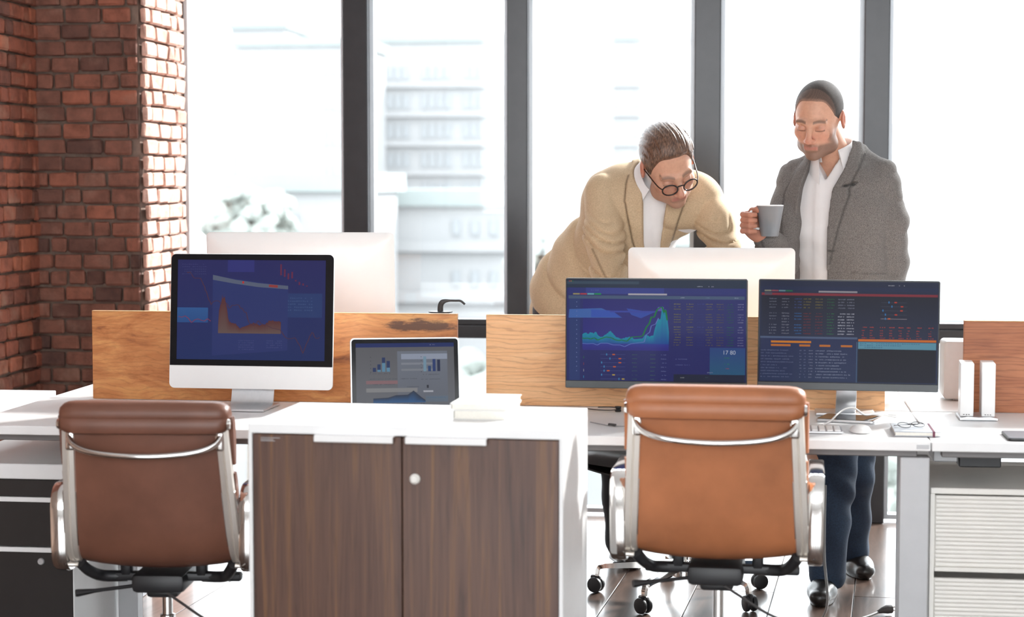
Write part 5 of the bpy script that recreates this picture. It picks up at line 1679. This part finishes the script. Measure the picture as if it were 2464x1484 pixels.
    def af(D, x, y, z):
        q = np.abs(np.sin(24 * z + 16 * x - 14 * y + 1.5 * np.sin(9 * z)))
        fold = .006 * (1 - q) ** 2 - .001 + .0012 * np.sin(90 * z - 40 * x + 30 * y)
        D = D + fold
        d1 = (x - wr_r[0]) * (wr_r - el_r)[0] + (y - wr_r[1]) * (wr_r - el_r)[1] + (z - wr_r[2]) * (wr_r - el_r)[2]
        near = np.maximum(np.maximum(np.abs(x - wr_r[0]) - .08, np.abs(y - wr_r[1]) - .08), np.abs(z - wr_r[2]) - .08)
        D = smax(D, np.where(near < 0, d1 / .24 - .022, -1), .003)
        return D
    A2.everywhere(af)
    J.D = smin(J.D, A2.D, .010)
    jp = J.mesh()
    def jc(P):
        x, y, z = P[:, 0] - C0[0], P[:, 1] - C0[1], P[:, 2]
        u = x * l[0] + y * l[1]; v = x * f[0] + y * f[1]
        c = np.repeat(np.array([[.150, .138, .130, 1]], np.float32), len(P), 0)
        btn = np.exp(-(((u - .020) / .012) ** 2 + ((z - 1.175) / .0032) ** 2)) * (v > .05)
        c = blend(c, (.03, .03, .03, 1), .9 * np.clip(btn * 1.5, 0, 1))
        sl = np.exp(-(((z - (1.395 + .25 * (np.abs(u) - .07))) / .004) ** 2)) * (np.abs(u - .070) < .018) * (v > .02)
        zz_ = np.interp(z, [1.10, 1.15, 1.36, 1.40, 1.47, 1.52], [0, .012, .058, .050, .040, .03]); zr_ = np.interp(z, [.76, 1.10, 1.25, 1.38, 1.45, 1.52], [.012, .004, .006, .018, .052, .066]); zl_ = np.interp(z, [.76, 1.10, 1.25, 1.38, 1.45, 1.52], [-.112, -.104, -.108, -.098, -.080, -.066])
        e = np.minimum(np.abs(u - zr_ - zz_ - .002), np.abs(u - zl_ + zz_ + .002))
        c = blend(c, (.05, .046, .043, 1), .8 * np.exp(-(e / .0035) ** 2) * (v > .02) * (z > 1.13) * (z < 1.50))  # shade along the lapel edges painted as a dark line
        return blend(c, (.03, .03, .03, 1), .8 * sl)
    PR.add('jacket', [jp], M['tweed'], jc)
    # jeans
    Tr = Field((.05, 6.15, .04), (.55, 7.0, 1.02), .006)
    Tr.cap(T(-.06, 0, .93), T(.06, 0, .93), .118, .118, .04, flat=(tuple(f), 1.15))
    Tr.chain([hip_r, kn_r + np.array((.035, 0, .05)), kn_r + np.array((.03, 0, -.1)), an_r + np.array((0, .0, -.02))], [.108, .080, .073, .062], .04)
    Tr.chain([hip_l, kn_l + np.array((0, 0, .05)), kn_l + np.array((.0, .02, -.1)), an_l + np.array((0, -.0, -.02))], [.108, .078, .070, .060], .03)
    Tr.everywhere(lambda D, x, y, z: smax(D + .004 * np.sin(42 * z + 26 * x + 2 * np.sin(15 * z + 20 * y)) * sm01(z, .05, .12) * (1 - sm01(z, .75, .85)), z - .985, .004))
    tp = Tr.mesh()
    def tc(P):
        c = np.repeat(np.array([[.014, .028, .056, 1]], np.float32), len(P), 0)
        w = .55 * np.clip(np.sin(P[:, 2] * 21 + P[:, 0] * 30) * .5 + .3, 0, 1)
        return blend(c, (.035, .065, .115, 1), w)
    PR.add('jeans', [tp], M['jeans'], tc)
    for p, ang_ in ((np.array((.232, 6.345, 0)), -8), (np.array((.352, 6.79, 0)), 14)):
        PR.put(shoe('shoe', Matrix.Translation((p[0], p[1], 0)) @ Matrix.Rotation(R(ang_), 4, 'Z'), None))
    # the mug is a thing of its own
    t = thing('mug', 'grey mug with white rim held by the standing man', 'mug', tuple(mug + np.array((0, 0, -.048))))
    b = B(); lathe(b, [(0, 0), (.026, 0), (.0285, .003), (.0440, .098), (.0425, .100), (.0405, .098), (.0262, .008), (0, .006)], 32)
    done('bowl', b, plain('grey_glaze', (.25, .26, .275, 1), .3), t, smooth=40)
    b = B(); sweep(b, [(.0422 * math.cos(q), .0422 * math.sin(q), .0992) for q in [2 * PI * k / 32 for k in range(32)]], circ(.0021, 8), closed=True); done('rim', b, M['white_gloss'], t, smooth=60)
    b = B(); sweep(b, smooth_path([(-.040, 0, .082), (-.060, 0, .080), (-.070, 0, .055), (-.062, 0, .030), (-.033, 0, .024)], 6), circ(.0055, 8, .0042)); done('handle', b, M['white_gloss'], t, smooth=60)
    return root

class Holder:
    """hangs world-space meshes under a root that stands at the feet"""
    def __init__(s, root, inv):
        s.root, s.inv = root, inv
    def put(s, o):
        o.data.transform(s.inv); o.parent = s.root
        return o
    def add(s, name, parts, mat, color=None, it=1):
        return s.put(mesh_from(name, parts, mat, None, color, smooth_it=it))

# ------------------------------------------------------------------ the man leaning on the desk
def leaning_man():
    base = Vector((-.60, 6.72, 0))
    root = thing('person', 'man in tan jacket and round glasses leaning over the desk on both hands', 'person', tuple(base))
    PR = Holder(root, Matrix.Translation(-base))
    A = lambda *q: np.array(q, np.float32)
    HM = Matrix.Translation((-.306, 6.36, 1.468)) @ Matrix.Rotation(R(17), 4, 'Z') @ Matrix.Rotation(R(-15), 4, 'Y') @ Matrix.Rotation(R(38), 4, 'X') @ Matrix.Scale(1.09, 4)
    hp = head_parts().mesh()
    head = to_world([hp], HM)
    cols = [face_colour(.34, .6)(hp[0])]
    shR, shL = A(-.530, 6.475, 1.375), A(-.205, 6.55, 1.375)
    elR, wrR = A(-.495, 6.33, 1.075), A(-.49, 6.16, .80)
    elL, wrL = A(-.118, 6.44, 1.150), A(-.06, 6.20, .82)
    Bd = Field((-.90, 5.98, .03), (.05, 7.0, 1.60), .007)
    nk = np.array(HM @ Vector((0, .028, -.045)))
    nb = A(-.365, 6.53, 1.385)
    Bd.cap(nk, nb, .054, .062, .02)
    Bd.cap(shR, shL, .035, .035, .02)
    Bd.chain([nb - A(0, 0, .05), A(-.43, 6.58, 1.25), A(-.56, 6.66, 1.10), A(-.63, 6.70, .96)], [.06, .07, .08, .09], .03)
    Bd.chain([shR, elR, wrR], [.036, .034, .026], .015); Bd.chain([shL, elL, wrL], [.036, .034, .026], .015)
    hipR, hipL = A(-.70, 6.68, .92), A(-.56, 6.76, .92)
    knR, anR = A(-.68, 6.66, .50), A(-.70, 6.78, .10)
    knL, anL = A(-.50, 6.74, .50), A(-.49, 6.84, .10)
    Bd.chain([hipR, knR, anR], [.085, .052, .038], .03); Bd.chain([hipL, knL, anL], [.085, .052, .038], .03)
    bp = Bd.mesh(); cols.append(np.repeat(SK[None, :], len(bp[0]), 0))
    hands = []
    for s, wr, hx, hy in ((-1, wrR, -.49, 6.10), (1, wrL, -.04, 6.135)):
        c = A(hx, hy, .748)
        H = Field(np.minimum(c, wr) - .10, np.maximum(c, wr) + .08, .003)
        H.chain([wr, A(hx, hy + .035, .765), A(hx, hy, .752)], [.026, .026, .024], .02)
        H.cap(A(hx - .022, hy - .012, .750), A(hx + .022, hy - .012, .750), .016, .016, .02)
        for k in range(4):
            q = -.03 + .02 * k
            ln = (.85, 1, 1.05, .95)[k] if s < 0 else (.95, 1.05, 1, .85)[k]
            finger(H, [A(hx + q, hy - .02, .752), A(hx + q * 1.25, hy - .048 * ln, .757), A(hx + q * 1.4, hy - .072 * ln, .748), A(hx + q * 1.5, hy - .09 * ln, .7405)], .0095, .0075)
        finger(H, [A(hx - s * .02, hy + .018, .752), A(hx - s * .045, hy - .008, .748), A(hx - s * .056, hy - .036, .741)], .012, .0085)
        m = H.mesh(); hands.append(m); cols.append(np.repeat(SK[None, :], len(m[0]), 0))
    allc = np.concatenate(cols)
    PR.add('body', head + [bp] + hands, M['skin'], lambda P: allc)
    # slicked-back hair
    hf = hair_field(.009, [(-.14, .092), (-.078, .086), (-.060, .060), (-.040, .020), (-.022, -.030), (-.006, -.036), (.012, .002), (.035, -.03), (.06, -.06), (.15, -.075)], .0016,
                    lambda x, y, z: -.010 * np.exp(-((y + .045) / .05) ** 2 - ((z - .10) / .05) ** 2) + .004 * sm01(np.abs(x), .045, .075) * (z < .06))
    PR.add('hair', to_world([hf.mesh()], HM), M['hair_brown'])
    # shirt
    S = Field((-.66, 6.28, 1.02), (-.10, 6.75, 1.50), .0055)
    S.cap(A(-.46, 6.53, 1.32), A(-.26, 6.55, 1.32), .092, .092, .04)
    S.chain([A(-.37, 6.53, 1.34), A(-.41, 6.585, 1.22), A(-.53, 6.70, 1.08)], [.100, .118, .12], .05)
    S.cap(nk, nb, .062, .070, .03)
    S.everywhere(lambda D, x, y, z: smax(D + .0025 * np.sin(40 * z + 30 * x + 2 * np.sin(18 * z)) - .003 * np.exp(-((x + .342 + .06 * (z - 1.3)) / .014) ** 4) * (y < 6.5), (z - 1.425) + .5 * (y - 6.50) - .45 * (x + .36), .004))
    PR.add('shirt', [S.mesh()], M['shirt'])
    ax = nk - nb
    CM = Matrix.Translation(Vector(nb + .46 * ax + A(.0, -.008, 0))) @ frame_of(tuple(ax * A(.8, .8, 1)), (-.12, .9, .25)).to_4x4()
    PR.put(collar_mesh('shirt_collar', CM, .071, .044, .050, .060, None, R(24)))
    # jacket
    J = Field((-.90, 6.02, .82), (.02, 6.98, 1.54), .0045)
    J.cap(A(-.50, 6.52, 1.335), A(-.225, 6.555, 1.335), .112, .106, .04)
    J.ell(A(-.40, 6.58, 1.36), (.20, .12, .11), None, k=.05)
    J.chain([A(-.40, 6.56, 1.31), A(-.475, 6.615, 1.20), A(-.570, 6.68, 1.09), A(-.635, 6.72, .99), A(-.635, 6.73, .88)], [.140, .155, .165, .168, .172], .07)
    J.cap(nb + A(-.01, .03, -.02), nb + .25 * ax + A(-.012, .022, 0), .082, .074, .03)
    def jf(D, x, y, z):
        q = np.abs(np.sin(10 * z + 17 * x - 8 * y + 1.2 * np.sin(9 * z - 6 * x)))
        D = D + (.015 * (1 - q) ** 2.5 - .002) * (1 - sm01(z, 1.26, 1.36)) + .0015 * np.sin(50 * (x + z))
        front = y < 6.56
        xl_ = -.392 + .10 * np.clip(1.20 - z, 0, 1); xr_ = -.318 - .16 * np.clip(1.30 - z, -.05, 1)
        xr_ = xr_ + .30 * np.clip(z - 1.33, 0, 1); xl_ = xl_ - .10 * np.clip(z - 1.33, 0, 1)
        wL = np.interp(z.ravel(), [1.10, 1.20, 1.34, 1.40, 1.46], [.01, .035, .060, .05, .03]).astype(np.float32)[None, None, :]
        lap = front & (z > 1.12) & (((x > xr_) & (x < xr_ + wL)) | ((x < xl_) & (x > xl_ - wL)))
        D = D - .007 * lap
        seam = front & (np.abs(x - (-.565 + .55 * (1.19 - z))) < .004) & (z > .98) & (z < 1.17)
        D = D + .004 * seam
        opening = np.maximum(np.maximum(xl_ - x, x - xr_), y - 6.575)
        D = smax(D, -opening, .004)
        p = [nk[i] - nb[i] for i in range(3)]
        L2 = sum(q * q for q in p)
        t = ((x - nb[0]) * p[0] + (y - nb[1]) * p[1] + (z - nb[2]) * p[2]) / L2
        rad = np.sqrt((x - nb[0] - t * p[0]) ** 2 + (y - nb[1] - t * p[1]) ** 2 + (z - nb[2] - t * p[2]) ** 2)
        D = smax(D, -np.maximum(rad - .069, -.12 - t), .003)
        return smax(D, .86 - z, .006)
    J.everywhere(jf)
    S2 = Field((-.90, 6.02, .82), (.02, 6.98, 1.54), .0045)
    S2.chain([shR + A(-.004, 0, -.005), shR * .5 + elR * .5 + A(-.012, 0, 0), elR + A(-.006, 0, 0), elR * .35 + wrR * .65], [.064, .066, .058, .047], .03)
    S2.chain([shL + A(.0, 0, -.005), shL * .5 + elL * .5 + A(.012, 0, 0), elL + A(.01, 0, 0), elL * .45 + wrL * .55], [.062, .063, .057, .047], .03)
    def sf(D, x, y, z):
        g = sm01(-z, -1.34, -1.20)
        right = (x < -.36)
        xc = np.where(right, shR[0] + (elR[0] - shR[0]) * (shR[2] - z) / (shR[2] - elR[2]), shL[0] + (elL[0] - shL[0]) * (shL[2] - z) / (shL[2] - elL[2]))
        dx = x - xc
        q = np.abs(np.sin(66 * z - 620 * dx * dx + 6 * dx + 1.3 * np.sin(31 * z + 20 * dx)))
        return D + (.0130 * (1 - q) ** 2 - .002) * g + .0016 * np.sin(120 * z - 50 * x) * g
    S2.everywhere(sf)
    J.D = smin(J.D, S2.D, .004)
    # sleeve head seam and side creases
    jp = J.mesh()
    def jc(P):
        c = np.repeat(np.array([[.52, .385, .245, 1]], np.float32), len(P), 0)
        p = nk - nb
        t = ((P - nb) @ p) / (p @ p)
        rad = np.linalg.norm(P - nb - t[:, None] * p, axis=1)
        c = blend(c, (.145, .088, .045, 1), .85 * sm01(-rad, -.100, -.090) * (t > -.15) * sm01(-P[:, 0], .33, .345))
        z_ = P[:, 2]; xl_ = -.392 + .10 * np.clip(1.20 - z_, 0, 1) - .10 * np.clip(z_ - 1.33, 0, 1); xr_ = -.318 - .16 * np.clip(1.30 - z_, -.05, 1) + .30 * np.clip(z_ - 1.33, 0, 1)
        wl_ = np.interp(z_, [1.10, 1.20, 1.34, 1.40, 1.46], [.01, .035, .060, .05, .03])
        e = np.minimum(np.abs(P[:, 0] - xr_ - wl_ - .002), np.abs(P[:, 0] - xl_ + wl_ + .002))
        c = blend(c, (.12, .08, .045, 1), .8 * np.exp(-(e / .003) ** 2) * (P[:, 1] < 6.54) * (z_ > 1.13) * (z_ < 1.43))  # dark line painted as the shade under the lapel edge
        d = np.abs(P[:, 0] - (-.565 + .55 * (1.19 - P[:, 2])))
        c = blend(c, (.14, .09, .045, 1), .7 * np.exp(-(d / .004) ** 2) * (P[:, 2] > .97) * (P[:, 2] < 1.18) * (P[:, 1] < 6.62))
        return c
    PR.add('jacket', [jp], M['corduroy'], jc)
    Tr = Field((-.90, 6.45, .04), (-.36, 7.0, 1.0), .006)
    Tr.cap(A(-.68, 6.70, .93), A(-.58, 6.75, .93), .115, .115, .04)
    Tr.chain([hipR, knR, anR + A(0, 0, -.02)], [.105, .075, .06], .03); Tr.chain([hipL, knL, anL + A(0, 0, -.02)], [.105, .075, .06], .03)
    Tr.everywhere(lambda D, x, y, z: D + .003 * np.sin(40 * z + 20 * x))
    PR.add('trousers', [Tr.mesh()], M['dark_trousers'])
    for p, ang_ in ((A(-.70, 6.80, 0), 20), (A(-.485, 6.86, 0), 20)):
        PR.put(shoe('shoe', Matrix.Translation((float(p[0]), float(p[1]), 0)) @ Matrix.Rotation(R(ang_), 4, 'Z'), None))
    # glasses on his nose
    b = B()
    def hpnt(x, y, z): return HM @ Vector((x, y, z))
    for s in (-1, 1):
        ringp = []
        for k in range(24):
            q = 2 * PI * k / 24
            ringp.append(hpnt(s * (.0335 + .0235 * math.cos(q)), -.1165 + .010 * abs(.0335 + .0235 * math.cos(q)) / .057, -.012 + .0190 * math.sin(q) * (1.0 if math.sin(q) > 0 else 1.05)))
        sweep(b, ringp, circ(.0026, 8), closed=True)
    tube(b, [hpnt(-.0105, -.1165, -.002), hpnt(0, -.1195, .002), hpnt(.0105, -.1165, -.002)], .0024, 8, 4)
    PR.put(done('glasses_frame', b, plain('dark_brown_acetate', (.022, .012, .010, 1), .25), None, smooth=60))
    for s in (-1, 1):
        b = B(); tube(b, [hpnt(s * .057, -.108, -.004), hpnt(s * .066, -.085, -.003), hpnt(s * .0765, -.02, .003), hpnt(s * .0785, .006, .002), hpnt(s * .077, .024, -.014)], .0021, 6, 5)
        PR.put(done('glasses_temple', b, bpy.data.materials['dark_brown_acetate'], None, smooth=60))
        b = B(); vsb = [b.verts.new(hpnt(s * (.0335 + .0225 * math.cos(2 * PI * k / 20)), -.1145, -.012 + .018 * math.sin(2 * PI * k / 20))) for k in range(20)]; b.faces.new(vsb)
        PR.put(done('lens', b, M['glass'], None))
    return root
standing_man()
leaning_man()
